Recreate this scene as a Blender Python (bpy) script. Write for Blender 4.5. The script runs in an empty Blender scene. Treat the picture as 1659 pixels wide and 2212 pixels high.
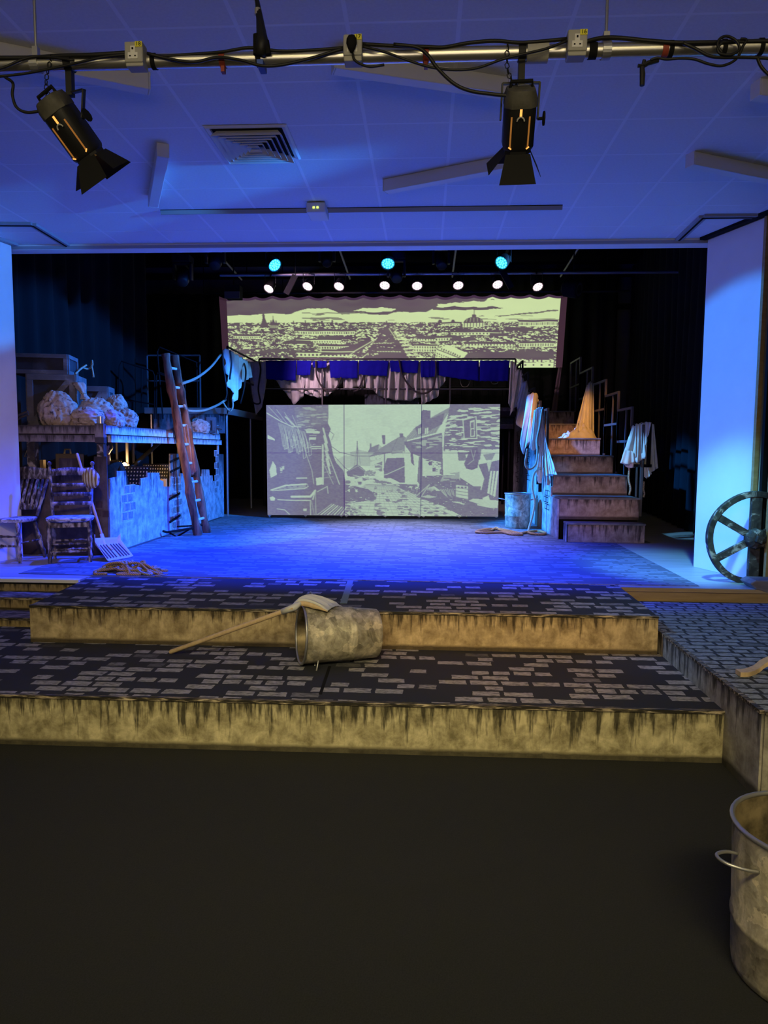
import bpy, bmesh, math, random
import numpy as np
from mathutils import Vector as V, Matrix, Euler
S = bpy.context.scene
COL = S.collection
rad = math.radians
random.seed(7)

# ------------------------------------------------------------------ camera
CZ = 1.817
pt, yw, rl, FPX = rad(-5.009), rad(-3.2285), rad(.37918), 1547.
cF = V((math.sin(yw)*math.cos(pt), math.cos(yw)*math.cos(pt), math.sin(pt)))
_r = V((math.cos(yw), -math.sin(yw), 0)); _u = _r.cross(cF)
cR = _r*math.cos(rl) + _u*math.sin(rl); cU = _u*math.cos(rl) - _r*math.sin(rl)
cam = bpy.data.cameras.new('camera'); camo = bpy.data.objects.new('camera', cam); COL.objects.link(camo)
camo.matrix_world = Matrix(((cR.x, cU.x, -cF.x, 0), (cR.y, cU.y, -cF.y, 0), (cR.z, cU.z, -cF.z, CZ), (0, 0, 0, 1)))
cam.sensor_fit = 'HORIZONTAL'; cam.sensor_width = 36; cam.lens = 36*FPX/1659
cam.clip_start = .05; cam.clip_end = 100
S.camera = camo

# ------------------------------------------------------------------ world, view, lights
w = bpy.data.worlds.new('world'); S.world = w; w.use_nodes = True
w.node_tree.nodes['Background'].inputs[0].default_value = (.25, .3, 1, 1)
w.node_tree.nodes['Background'].inputs[1].default_value = .004
S.view_settings.view_transform = 'Standard'; S.view_settings.look = 'None'
S.view_settings.gamma = 1; S.view_settings.use_curve_mapping = False; S.view_settings.exposure = 0
S.cycles.use_denoising = True
S.cycles.max_bounces = 6; S.cycles.diffuse_bounces = 4; S.cycles.sample_clamp_indirect = 4
S.cycles.caustics_reflective = False; S.cycles.caustics_refractive = False

def light(name, pos, tgt, col, power, cone=None, blend=.4, size=.08, size_y=None, spread=180):
    kind = 'SPOT' if cone else 'AREA'
    l = bpy.data.lights.new(name, kind); l.color = col; l.energy = power
    if cone:
        l.spot_size = rad(cone); l.spot_blend = blend; l.shadow_soft_size = size
    else:
        l.spread = rad(spread); l.shape = 'RECTANGLE'; l.size = size; l.size_y = size_y or size
    o = bpy.data.objects.new(name, l); COL.objects.link(o); o.location = pos
    o.rotation_euler = (V(tgt)-V(pos)).to_track_quat('-Z', 'Y').to_euler()
    o['kind'] = 'helper'
    return o
#LIGHTS
light('blue_flood_on_fence', (1.6, 9.2, 4.6), (-3.9, 10.5, 1.7), (.02, .2, 1), 4600, 52, .25)
light('deep_blue_flood_on_stage', (-.7, 8.2, 4.72), (-.9, 7.6, .6), (.0, .035, 1), 7000, 104, .9, .12)
light('pale_flood_on_stage', (-.4, 12.2, 4.9), (-.3, 10.3, .6), (.42, .48, 1), 2600, 58, .9)
light('azure_flood_on_stairs', (-3.1, 10.9, 4.4), (1.8, 11.5, 1.45), (.02, .25, 1), 7500, 27, .35)
light('amber_flood_on_stairs', (2.2, 8.6, 4.8), (2.4, 12.3, 2.1), (1, .42, .07), 560, 24, .5)
light('azure_flood_on_right_wall', (-3.2, 5.7, 3.3), (2.9, 7.05, 1.95), (.03, .25, 1), 1450, 28, .12)
light('azure_flood_on_left_wall', (3.0, 4.0, 3.4), (-4.6, 7.2, 3.72), (.035, .26, 1), 2000, 13, .1)
light('cyan_flood_on_boards', (2.2, 5.4, 3.7), (2.6, 7.6, .6), (.17, .72, 1), 800, 34, .8)
light('azure_pin_on_frame_cloth', (-.6, 8.25, 4.6), (2.72, 9.9, 1.75), (.14, .5, 1), 1500, 9, .4)
light('blue_pin_on_chairs', (-3.0, 8.22, 4.7), (-3.45, 7.3, .8), (.01, .04, 1), 1500, 30, .4)
light('azure_flood_on_rail_cloth', (2.4, 9.6, 4.7), (-3.3, 12.8, 3.1), (.08, .38, 1), 1500, 15, .5)
light('rose_wash_on_bridge', (-3.2, 10.6, 4.6), (-.4, 15, 2.95), (1, .62, .82), 6000, 54, .5)
light('house_light', (-.2, -.5, 3.8), (-.2, 4.2, .2), (1, .83, .41), 50, None, size=4.5, size_y=.6, spread=72)
light('house_fill', (0, -2.6, 2.2), (0, 4.0, 3.6), (1, .82, .55), 48, None, size=4.0, size_y=.6)  # added warm fill for the near ceiling and the bar
light('amber_wash_on_riser', (.6, 2.7, 2.75), (.6, 5.35, .4), (1, .45, .1), 110, 44, .9)
light('rose_wash_on_stairs', (1.3, 3.0, 3.2), (2.3, 10.4, 1.2), (1, .58, .5), 400, 13, .7)
light('azure_flood_on_side_deck', (-1.6, 5.7, 3.7), (2.5, 5.35, .48), (.12, .42, 1), 330, 30, .9)
light('amber_wash_on_ladder', (-.6, 3.0, 3.3), (-3.4, 9.9, 2.1), (1, .55, .42), 1100, 11, .8)
light('rose_wash_on_chairs', (-1.6, 3.0, 3.2), (-4.1, 7.8, 1.6), (1, .68, .6), 190, 34, .8)
light('blue_bounce_fill_on_ceiling', (-.6, 7.0, 1.0), (-.6, 6.3, 4.0), (.12, .25, 1), 16, None, size=3.6, size_y=.5)  # added fill standing in for blue light bounced off the stage floor
# ------------------------------------------------------------------ pixel -> point helpers (each point gets its real depth)
C0 = V((0, 0, CZ))
def ray(x, y): return cF + cR*((x-829.5)/FPX) - cU*((y-1106)/FPX)
def aty(x, y, Y): d = ray(x, y); return C0 + d*(Y/d.y)
def atz(x, y, z): d = ray(x, y); return C0 + d*((z-CZ)/d.z)
def atx(x, y, X): d = ray(x, y); return C0 + d*(X/d.x)

# ------------------------------------------------------------------ mesh builder
class MB:
    def __init__(s): s.v = []; s.f = []
    def add(s, vs, fs):
        n = len(s.v); s.v += [V(v) for v in vs]; s.f += [[i+n for i in f] for f in fs]; return s
    def box(s, c, d, M=None):
        x, y, z = d[0]/2, d[1]/2, d[2]/2
        vs = [V((a*x, b*y, e*z)) for a in (-1, 1) for b in (-1, 1) for e in (-1, 1)]
        if M is not None: vs = [M @ v for v in vs]
        vs = [v + V(c) for v in vs]
        return s.add(vs, [(0, 1, 3, 2), (4, 6, 7, 5), (0, 4, 5, 1), (2, 3, 7, 6), (0, 2, 6, 4), (1, 5, 7, 3)])
    def bx(s, x0, x1, y0, y1, z0, z1): return s.box(((x0+x1)/2, (y0+y1)/2, (z0+z1)/2), (x1-x0, y1-y0, z1-z0))
    def beam(s, a, b, w, h, up=(0, 0, 1)):
        a, b = V(a), V(b); d = (b-a).normalized(); u = V(up)
        if abs(d.dot(u)) > .98: u = V((0, 1, 0))
        r = d.cross(u).normalized(); u = r.cross(d)
        M = Matrix((r, d, u)).transposed()
        return s.box((a+b)/2, (w, (b-a).length, h), M)
    def tube(s, pts, r, n=8, cap=True, closed=False):
        pts = [V(p) for p in pts]; m = len(pts); rs = r if isinstance(r, (list, tuple)) else [r]*m
        vs = []; u = None
        for i, p in enumerate(pts):
            a = pts[i-1] if (i or closed) else p; b = pts[(i+1) % m] if (i < m-1 or closed) else p
            d = (b-a).normalized()
            if u is None:
                u = V((0, 0, 1)) if abs(d.z) < .9 else V((1, 0, 0))
            u = (u - d*u.dot(d)); u = u.normalized() if u.length > 1e-6 else V((1, 0, 0)); q = d.cross(u)
            for k in range(n):
                t = 2*math.pi*k/n; vs.append(p + (u*math.cos(t)+q*math.sin(t))*rs[i])
        fs = []
        for i in range(m if closed else m-1):
            j = (i+1) % m
            for k in range(n):
                l = (k+1) % n; fs.append((i*n+k, i*n+l, j*n+l, j*n+k))
        if cap and not closed: fs += [list(range(n))[::-1], [(m-1)*n+k for k in range(n)]]
        return s.add(vs, fs)
    def lathe(s, prof, a, b=None, n=20, cap=True):
        """prof: (t along a->b in metres, radius)"""
        a = V(a); d = (V(b)-a).normalized() if b is not None else V((0, 0, 1))
        u = V((0, 0, 1)) if abs(d.z) < .9 else V((1, 0, 0)); u = (u-d*u.dot(d)).normalized(); q = d.cross(u)
        vs = [a + d*t + (u*math.cos(2*math.pi*k/n)+q*math.sin(2*math.pi*k/n))*r for t, r in prof for k in range(n)]
        fs = [(i*n+k, i*n+(k+1) % n, (i+1)*n+(k+1) % n, (i+1)*n+k) for i in range(len(prof)-1) for k in range(n)]
        if cap: fs += [list(range(n))[::-1], [(len(prof)-1)*n+k for k in range(n)]]
        return s.add(vs, fs)
    def prism(s, poly, ext):
        """poly: 3D points of one face; ext: extrusion vector"""
        n = len(poly); e = V(ext)
        vs = [V(p) for p in poly] + [V(p)+e for p in poly]
        return s.add(vs, [list(range(n)), [n+i for i in range(n)][::-1]] + [(i, n+i, n+(i+1) % n, (i+1) % n) for i in range(n)])
    def grid(s, rows, closed_u=False):
        nu = len(rows[0]); vs = [p for r in rows for p in r]; fs = []
        for j in range(len(rows)-1):
            for i in range(nu if closed_u else nu-1):
                k = (i+1) % nu; fs.append((j*nu+i, j*nu+k, (j+1)*nu+k, (j+1)*nu+i))
        return s.add(vs, fs)
    def build(s, name, m, parent=None, origin=None, smooth=False, bevel=0, solid=0, local=False, sub=0, fixn=True):
        if origin is None:
            if parent is not None: origin = V((0, 0, 0)) if local else parent.location.copy()
            else:
                xs = [v.x for v in s.v]; ys = [v.y for v in s.v]; zs = [v.z for v in s.v]
                origin = V(((min(xs)+max(xs))/2, (min(ys)+max(ys))/2, min(zs)))
        origin = V(origin)
        me = bpy.data.meshes.new(name); me.from_pydata([v-origin for v in s.v], [], s.f)
        if fixn:
            b = bmesh.new(); b.from_mesh(me); bmesh.ops.recalc_face_normals(b, faces=b.faces); b.to_mesh(me); b.free()
        if smooth:
            for p in me.polygons: p.use_smooth = True
            if smooth != 'all': me.set_sharp_from_angle(angle=rad(45))
        if m: me.materials.append(m)
        o = bpy.data.objects.new(name, me); COL.objects.link(o)
        if parent is not None:
            o.parent = parent; o.location = origin if local else origin - root_loc(parent)
        else: o.location = origin
        if solid:
            md = o.modifiers.new('solid', 'SOLIDIFY'); md.thickness = solid; md.offset = 0
        if bevel:
            md = o.modifiers.new('bevel', 'BEVEL'); md.width = bevel; md.segments = 2; md.limit_method = 'ANGLE'
        if sub:
            md = o.modifiers.new('sub', 'SUBSURF'); md.levels = sub; md.render_levels = sub
        return o
def root_loc(o):
    p = V((0, 0, 0))
    while o is not None: p += o.location; o = o.parent
    return p
def tag(o, label=None, cat=None, group=None, kind=None):
    if label: o['label'] = label
    if cat: o['category'] = cat
    if group: o['group'] = group
    if kind: o['kind'] = kind
    return o
def thing(name, label, cat, loc=(0, 0, 0), rz=0, group=None):
    o = bpy.data.objects.new(name, None); COL.objects.link(o); o.empty_display_size = .1
    o.location = loc; o.rotation_euler = (0, 0, rz)
    return tag(o, label, cat, group)
def struct(o): o['kind'] = 'structure'; return o
def copy_tree(o, parent=None):
    c = o.copy(); COL.objects.link(c); c.parent = parent
    for ch in list(o.children): copy_tree(ch, c)
    return c
def lerp(a, b, t): return a + (b-a)*t
def poly_at(pts, t):
    """point at fraction t of a 3D polyline"""
    L = [(pts[i+1]-pts[i]).length for i in range(len(pts)-1)]; T = sum(L); x = t*T
    for i, l in enumerate(L):
        if x <= l or i == len(L)-1: return pts[i].lerp(pts[i+1], min(1, x/l if l else 0))
        x -= l
def smooth_path(pts, k=6):
    """Catmull-Rom through pts"""
    p = [V(q) for q in pts]; p = [p[0]*2-p[1]] + p + [p[-1]*2-p[-2]]; out = []
    for i in range(1, len(p)-2):
        for j in range(k):
            t = j/k; a, b, c, d = p[i-1:i+3]
            out.append(.5*((2*b)+(c-a)*t+(2*a-5*b+4*c-d)*t*t+(3*b-a-3*c+d)*t**3))
    out.append(p[-2]); return out

# ------------------------------------------------------------------ materials
MATS = {}
def base(name, col=(.5, .5, .5), rough=.7, metal=0, spec=.3, emit=None, estr=1):
    m = bpy.data.materials.new(name); m.use_nodes = True
    b = m.node_tree.nodes['Principled BSDF']
    b.inputs['Base Color'].default_value = (*col, 1); b.inputs['Roughness'].default_value = rough
    b.inputs['Metallic'].default_value = metal; b.inputs['Specular IOR Level'].default_value = spec
    if emit: b.inputs['Emission Color'].default_value = (*emit, 1); b.inputs['Emission Strength'].default_value = estr
    return m
class N:
    def __init__(s, m): s.m = m; s.t = m.node_tree; s.b = s.t.nodes['Principled BSDF']
    def n(s, typ, **kw):
        o = s.t.nodes.new(typ)
        for k, v in kw.items(): setattr(o, k, v)
        return o
    def l(s, a, b): s.t.links.new(a, b)
    def co(s, scale=(1, 1, 1), loc=(0, 0, 0), kind='Object'):
        c = s.n('ShaderNodeTexCoord'); mp = s.n('ShaderNodeMapping'); s.l(c.outputs[kind], mp.inputs[0])
        mp.inputs['Scale'].default_value = scale; mp.inputs['Location'].default_value = loc
        return mp.outputs[0]
    def noise(s, vec, scale=5, detail=4, rough=.55, dist=0):
        n = s.n('ShaderNodeTexNoise'); n.inputs['Scale'].default_value = scale; n.inputs['Detail'].default_value = detail
        n.inputs['Roughness'].default_value = rough; n.inputs['Distortion'].default_value = dist
        s.l(vec, n.inputs['Vector']); return n
    def ramp(s, fac, stops, interp='LINEAR'):
        r = s.n('ShaderNodeValToRGB'); r.color_ramp.interpolation = interp; e = r.color_ramp.elements
        while len(e) < len(stops): e.new(.5)
        for q, (p, c) in zip(e, stops):
            q.position = p; q.color = (*c, 1) if len(c) == 3 else c
        s.l(fac, r.inputs[0]); return r.outputs[0]
    def math(s, op, a, b=None):
        n = s.n('ShaderNodeMath', operation=op)
        for i, x in enumerate((a, b)):
            if x is None: continue
            if isinstance(x, (int, float)): n.inputs[i].default_value = x
            else: s.l(x, n.inputs[i])
        return n.outputs[0]
    def mix(s, fac, a, b, mode='MIX'):
        n = s.n('ShaderNodeMix', data_type='RGBA', blend_type=mode)
        for i, x in ((0, fac), (6, a), (7, b)):
            if isinstance(x, (int, float)): n.inputs[i].default_value = x
            elif isinstance(x, tuple): n.inputs[i].default_value = (*x, 1)
            else: s.l(x, n.inputs[i])
        return n.outputs[2]
    def bump(s, h, strength=.3, dist=.01):
        n = s.n('ShaderNodeBump'); n.inputs['Strength'].default_value = strength; n.inputs['Distance'].default_value = dist
        s.l(h, n.inputs['Height']); s.l(n.outputs[0], s.b.inputs['Normal'])
    def col(s, c): s.l(c, s.b.inputs['Base Color'])
def mottled(name, stops, scale=(6, 6, 6), detail=5, rough=.75, metal=0, bump=.15, dist=0, spec=.3):
    """noise-mottled colour"""
    m = base(name, rough=rough, metal=metal, spec=spec); g = N(m)
    n = g.noise(g.co(scale), 1, detail, .6, dist); g.col(g.ramp(n.outputs[0], stops))
    if bump: g.bump(n.outputs[0], bump, .006)
    return m
def dripped(name, light, mid, dark, h, reach=.55, xs=16., spec=.25):
    """scenic paint: sponged mid tones with dark brush drips running down from the top edge (local z = 0)"""
    m = base(name, rough=.75, spec=spec); g = N(m)
    c = g.n('ShaderNodeTexCoord'); sp = g.n('ShaderNodeSeparateXYZ'); g.l(c.outputs['Object'], sp.inputs[0])
    u = g.math('ADD', sp.outputs[0], sp.outputs[1]); z = sp.outputs[2]
    cb = g.n('ShaderNodeCombineXYZ'); g.l(u, cb.inputs[0]); g.l(g.math('MULTIPLY', z, .12), cb.inputs[2])
    st = g.noise(cb.outputs[0], xs, 4, .65)
    f = g.math('DIVIDE', g.math('MULTIPLY', z, -1), h)
    lim = g.math('SUBTRACT', g.math('MULTIPLY', st.outputs[0], 3.7), g.math('ADD', g.math('MULTIPLY', f, 1/reach), 1.42))
    drip = g.ramp(lim, [(.0, (0, 0, 0)), (.5, (1, 1, 1))])
    topb = g.ramp(g.math('ADD', f, g.math('MULTIPLY', st.outputs[0], .12)), [(.06, (.9, .9, .9)), (.16, (0, 0, 0))])
    drip = g.mix(1, drip, topb, 'LIGHTEN')
    cb2 = g.n('ShaderNodeCombineXYZ'); g.l(u, cb2.inputs[0]); g.l(z, cb2.inputs[2])
    bl = g.noise(cb2.outputs[0], 7, 7, .68, .25)
    body = g.ramp(bl.outputs[0], [(.36, mid), (.5, tuple((a+b)/2 for a, b in zip(mid, light))), (.63, light)])
    streak = g.ramp(st.outputs[0], [(.35, (.55, .55, .55)), (.62, (1.1, 1.1, 1.1))])
    body = g.mix(.4, body, streak, 'MULTIPLY')
    foot = g.ramp(g.math('ADD', f, g.math('MULTIPLY', bl.outputs[0], .16)), [(.93, (0, 0, 0)), (1.04, (.85, .85, .85))])
    k = g.mix(g.math('MULTIPLY', drip, .9), body, dark); k = g.mix(foot, k, dark)
    g.col(k); g.bump(bl.outputs[0], .15, .004)
    return m
def cobbled(name, basec, stone, bw=.19, bh=.1, mortar=.012, keep=.5, rot=0, rough=.8, loc=(0, 0, 0)):
    """black cloth with hand-painted grey cobbles, many of them left out"""
    m = base(name, rough=rough, spec=.2); g = N(m)
    v = g.co((1, 1, 1), loc)
    ns = g.noise(v, 9, 3, .6)
    vm = g.n('ShaderNodeVectorMath', operation='MULTIPLY_ADD'); g.l(ns.outputs[1], vm.inputs[0]); vm.inputs[1].default_value = (.035, .03, 0); g.l(v, vm.inputs[2])
    bt = g.n('ShaderNodeTexBrick'); g.l(vm.outputs[0], bt.inputs['Vector'])
    bt.inputs['Color1'].default_value = (1, 1, 1, 1); bt.inputs['Color2'].default_value = (.02, .02, .02, 1); bt.inputs['Mortar'].default_value = (0, 0, 0, 1)
    bt.inputs['Scale'].default_value = 1; bt.inputs['Mortar Size'].default_value = mortar; bt.inputs['Mortar Smooth'].default_value = .3
    bt.inputs['Brick Width'].default_value = bw; bt.inputs['Row Height'].default_value = bh; bt.offset = .43; bt.squash = .7; bt.squash_frequency = 3
    on = g.ramp(bt.outputs['Color'], [(max(0, 1-keep-.04), (0, 0, 0)), (min(1, 1-keep+.04), (1, 1, 1))])
    mt = g.math('SUBTRACT', 1, bt.outputs['Fac'])
    on = g.math('MULTIPLY', on, mt)
    wear = g.noise(g.co((26, 60, 1)), 1, 4, .6)
    on = g.math('MULTIPLY', on, g.ramp(wear.outputs[0], [(.33, (.25, .25, .25)), (.56, (1, 1, 1))]))
    g.col(g.mix(on, basec, stone)); g.bump(wear.outputs[0], .1, .003)
    return m
def cloth(name, c, c2=None, rough=.9):
    m = base(name, c, rough, spec=.15); g = N(m)
    n = g.noise(g.co((7, 7, 7)), 1, 5, .6); g.col(g.ramp(n.outputs[0], [(.3, c2 or tuple(x*.8 for x in c)), (.6, c)]))
    wv = g.noise(g.co((160, 160, 160)), 1, 2); g.bump(wv.outputs[0], .15, .002)
    return m

M = dict(
 carpet=mottled('carpet_dark', [(.3, (.013, .0135, .013)), (.7, (.022, .0225, .021))], (150, 150, 150), 3, .95, bump=.4),
 tile=mottled('ceiling_tile', [(.3, (.68, .68, .69)), (.7, (.74, .74, .75))], (60, 60, 60), 3, .9, bump=.1),
 tbar=base('ceiling_bar', (.8, .8, .82), .5),
 white=mottled('painted_white', [(.3, (.78, .78, .78)), (.7, (.83, .83, .82))], (3, 3, 3), 3, .6, bump=.05),
 track=base('track_grey', (.33, .33, .35), .5, spec=.4),
 timber=mottled('varnished_timber', [(.3, (.30, .2, .09)), (.7, (.42, .29, .14))], (3, 30, 30), 4, .5),
 stagewood=mottled('pale_stage_boards', [(.3, (.32, .29, .26)), (.7, (.45, .42, .38))], (2, 22, 8), 4, .45),
 black=base('matt_black', (.007, .007, .008), .8, spec=.15), cratebody=mottled('crate_panel', [(.3, (.015, .016, .02)), (.7, (.05, .05, .058))], (4, 9, 4), 5, .8, dist=.7),
 blackmetal=base('black_metal', (.012, .012, .013), .5, .2),
 rubber=base('black_cable', (.012, .012, .013), .5),
 drape=mottled('black_drape', [(.3, (.002, .002, .0025)), (.7, (.005, .005, .0055))], (8, 8, 2), 3, .95, bump=.1),
 greywall=mottled('grey_plaster', [(.3, (.12, .115, .13)), (.7, (.16, .155, .17))], (3, 3, 3), 3, .9),
 alu=base('aluminium', (.62, .6, .55), .32, .9),
 steel=base('dull_steel', (.42, .42, .43), .42, .8),
 boxgrey=base('grey_plastic', (.36, .35, .32), .5),
 boxwhite=base('white_plastic', (.7, .69, .66), .45),
 yellow=base('yellow_label', (.75, .68, .06), .6),
 red=base('red_clamp', (.28, .05, .03), .5),
 batten=base('white_metal', (.72, .71, .68), .4),
 cloth=cloth('white_cloth', (.78, .76, .72)),
 grubby=cloth('grubby_cloth', (.62, .56, .5), (.4, .35, .3)),
 bluecloth=cloth('blue_cloth', (.012, .01, .4)),
 brown=cloth('brown_sacking', (.42, .25, .19), (.2, .11, .085)),
 greybar=base('grey_bar', (.34, .33, .33), .5), ledwhite=base('led_white', (1, 1, 1), .4, emit=(1, .86, .9), estr=2.6), ledwhite_dim=base('led_plate_white', (.3, .3, .3), .4, emit=(.9, .6, .62), estr=.5), ledcyan=base('led_cyan', (.3, 1, .9), .4, emit=(.1, .95, .85), estr=2.2), ledcyan_dim=base('led_plate_cyan', (.1, .4, .5), .4, emit=(.02, .35, .5), estr=.8),
 cloth_dull=base('dull_cloth', (.3, .2, .24), .9), railgrey=base('rail_grey', (.09, .085, .09), .5, .3), darkrope=base('dark_rope', (.06, .05, .05), .9),
 rope=base('rope', (.5, .42, .3), .9), ropeorange=base('orange_rope', (.6, .34, .12), .9),
 wood=mottled('old_wood', [(.34, (.03, .014, .01)), (.5, (.16, .07, .045)), (.66, (.32, .16, .1))], (11, 11, 2.2), 5, .7, dist=.5),
 rung=mottled('pale_rung', [(.3, (.5, .48, .45)), (.7, (.7, .68, .64))], (14, 14, 14), 3, .6),
 painted=mottled('flaked_paint', [(.38, (.025, .02, .017)), (.5, (.1, .085, .075)), (.57, (.3, .27, .24)), (.7, (.5, .45, .4))], (22, 22, 9), 6, .75, dist=.5),
 seat=mottled('flaked_seat', [(.4, (.1, .1, .1)), (.56, (.62, .62, .62))], (14, 22, 14), 5, .7, dist=.8),
 handle=mottled('broom_wood', [(.3, (.5, .36, .2)), (.7, (.62, .46, .28))], (30, 30, 4), 3, .5),
 shovel=base('shovel_plastic', (.55, .55, .56), .4),
 crate=mottled('dark_crate', [(.3, (.07, .07, .08)), (.55, (.13, .125, .135)), (.75, (.3, .29, .3))], (3, 9, 4), 5, .75, dist=.7),
 darkwood=mottled('dark_wheel_wood', [(.4, (.025, .02, .018)), (.56, (.06, .05, .043)), (.62, (.3, .26, .23)), (.7, (.42, .37, .33))], (9, 9, 9), 5, .7, dist=.8),
)
for k, sc in (('rope', 1), ('ropeorange', 1)):
    g = N(M[k]); wv = g.n('ShaderNodeTexWave'); g.l(g.co((1, 1, 1)), wv.inputs['Vector']); wv.inputs['Scale'].default_value = 28; wv.inputs['Distortion'].default_value = 2
    wv.bands_direction = 'DIAGONAL'
    c = M[k].node_tree.nodes['Principled BSDF'].inputs['Base Color'].default_value
    g.col(g.ramp(wv.outputs[0], [(.2, tuple(x*.55 for x in c[:3])), (.6, tuple(c[:3]))])); g.bump(wv.outputs[0], .5, .006)
# galvanised bins: patches of paint over metal
def patina(name, cols):
    m = base(name, rough=.5, metal=.12, spec=.4); g = N(m)
    v = g.co((1, 1, 1)); n = g.noise(v, 7, 4, .6)
    vm = g.n('ShaderNodeVectorMath', operation='MULTIPLY_ADD'); g.l(n.outputs[1], vm.inputs[0]); vm.inputs[1].default_value = (.2, .2, .2); g.l(v, vm.inputs[2])
    vo = g.n('ShaderNodeTexVoronoi'); vo.inputs['Scale'].default_value = 16; g.l(vm.outputs[0], vo.inputs['Vector'])
    sp = g.n('ShaderNodeSeparateColor'); g.l(vo.outputs['Color'], sp.inputs[0])
    c = g.ramp(sp.outputs[0], cols, 'CONSTANT')
    n2 = g.noise(v, 24, 4, .6); n3 = g.noise(g.co((1, 1, .45)), 9, 5, .65, 1.2); c = g.mix(.45, c, g.ramp(n3.outputs[0], [(.38, (.26, .235, .18)), (.5, (.5, .45, .34)), (.6, (.85, .76, .57))]))
    c = g.mix(.5, c, g.ramp(n2.outputs[0], [(.35, (.35, .33, .3)), (.6, (1, 1, 1))]), 'MULTIPLY')
    g.col(c); g.bump(n2.outputs[0], .15, .004)
    return m
M['bin'] = patina('patched_metal', [(0, (.16, .145, .11)), (.12, (.34, .31, .24)), (.4, (.45, .41, .31)), (.62, (.36, .34, .29)), (.72, (.68, .6, .45)), (.94, (.2, .18, .14))])
M['bininside'] = mottled('bin_inside', [(.35, (.08, .065, .04)), (.6, (.3, .24, .14))], (9, 9, 9), 5, .35, .4)
M['sack'] = mottled('scribbled_sack', [(.36, (.07, .05, .045)), (.43, (.36, .28, .24)), (.7, (.5, .41, .36))], (11, 11, 11), 6, .9, dist=1.8, bump=.9)
# ------------------------------------------------------------------ the setting
CEIL, ZS, Z1, ZR = 3.985, .60, .313, .483       # ceiling, stage, lower tier, right ramp deck
struct(MB().bx(-7, 7, -4, 7.0, -.1, 0).build('floor', M['carpet']))
cl = struct(MB().bx(-7, 7, -4, 7.74, CEIL, CEIL+.1).build('ceiling', M['tile']))
mb = MB()
for k in range(-12, 13):
    x = .148 + k*.571
    if abs(x) < 7: mb.bx(x-.011, x+.011, -3.9, 7.72, CEIL-.0004, CEIL+.006)
for k in range(-16, 4):
    y = 5.56 + k*.571
    mb.bx(-6.9, 6.9, y-.009, y+.009, CEIL-.0006, CEIL+.006)
mb.build('ceiling_grid', M['tbar'], cl)
t = struct(MB().bx(-7, 7, 7.70, 7.86, CEIL-.055, CEIL+.1).build('trim_1', M['white'], bevel=.006))
MB().bx(-6.9, 6.9, 7.688, 7.70, CEIL-.05, CEIL-.02).build('bead', M['track'], t)
# the outer side walls and the wall behind the camera
struct(MB().bx(-7.1, -7, -4, 18, 0, 6.3).build('wall_left', M['greywall']))
struct(MB().bx(7, 7.1, -4, 18, 0, 6.3).build('wall_right', M['greywall']))
struct(MB().bx(-7, 7, -4.1, -4, 0, 4.1).build('wall_front', M['white']))
wb = struct(MB().bx(-7, 7, 17.6, 17.7, 0, 6.3).build('wall_back', M['greywall']))
mb = MB()
for z in (5.15, 5.9): mb.bx(-6.9, 6.9, 17.5, 17.6, z, z+.12)
mb.build('trim_2', M['black'], wb)
struct(MB().bx(-7, 7, 7.86, 17.7, 6.2, 6.3).build('ceiling_stage', M['black']))
struct(MB().bx(-7, 7, 7.75, 7.86, CEIL+.1, 6.3).build('wall_proscenium', M['black']))
# white return walls on either side of the opening
def retwall(name, p0, p1, out, zb):
    a, b, o = V(p0), V(p1), V(out)
    return struct(MB().prism([(a.x, a.y, zb), (b.x, b.y, zb), (b.x+o.x, b.y+o.y, zb), (a.x+o.x, a.y+o.y, zb)], (0, 0, CEIL-.03-zb)).build(name, M['white'], bevel=.004))
PR0, PR1 = (2.843, 7.66, 0), (3.087, 6.953, 0)
retwall('wall_return_right', PR0, PR1, (.16, .05, 0), ZS)
LR0, LR1 = (-4.43, 7.62, 0), (-4.72, 6.2, 0)
retwall('wall_return_left', LR0, LR1, (-.3, .05, 0), ZS)
mb = MB()
mb.beam((2.80, 7.68, CEIL-.012), (3.27, 6.3, CEIL-.012), .07, .03)
struct(mb.build('trim_3', M['black']))
struct(MB().beam((-4.40, 7.66, CEIL-.012), (-4.76, 6.0, CEIL-.012), .06, .03).build('trim_4', M['track']))
# partition tracks on the ceiling: an L at each side
def track(name, pts):
    mb = MB(); dk = MB()
    for a, b in zip(pts, pts[1:]):
        mb.beam((*a, CEIL-.012), (*b, CEIL-.012), .075, .026)
        dk.beam((*a, CEIL-.027), (*b, CEIL-.027), .018, .006)
    o = struct(mb.build(name, M['track'])); dk.build('slot', M['black'], o); return o
a = [atz(x, y, CEIL).xy for x, y in ((-160, 481), (70, 482), (143, 527))]
track('trim_5', [tuple(p) for p in a])
a = [atz(x, y, CEIL).xy for x, y in ((1462, 519), (1519, 465), (1646, 464))]
track('trim_6', [tuple(p) for p in a])
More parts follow.
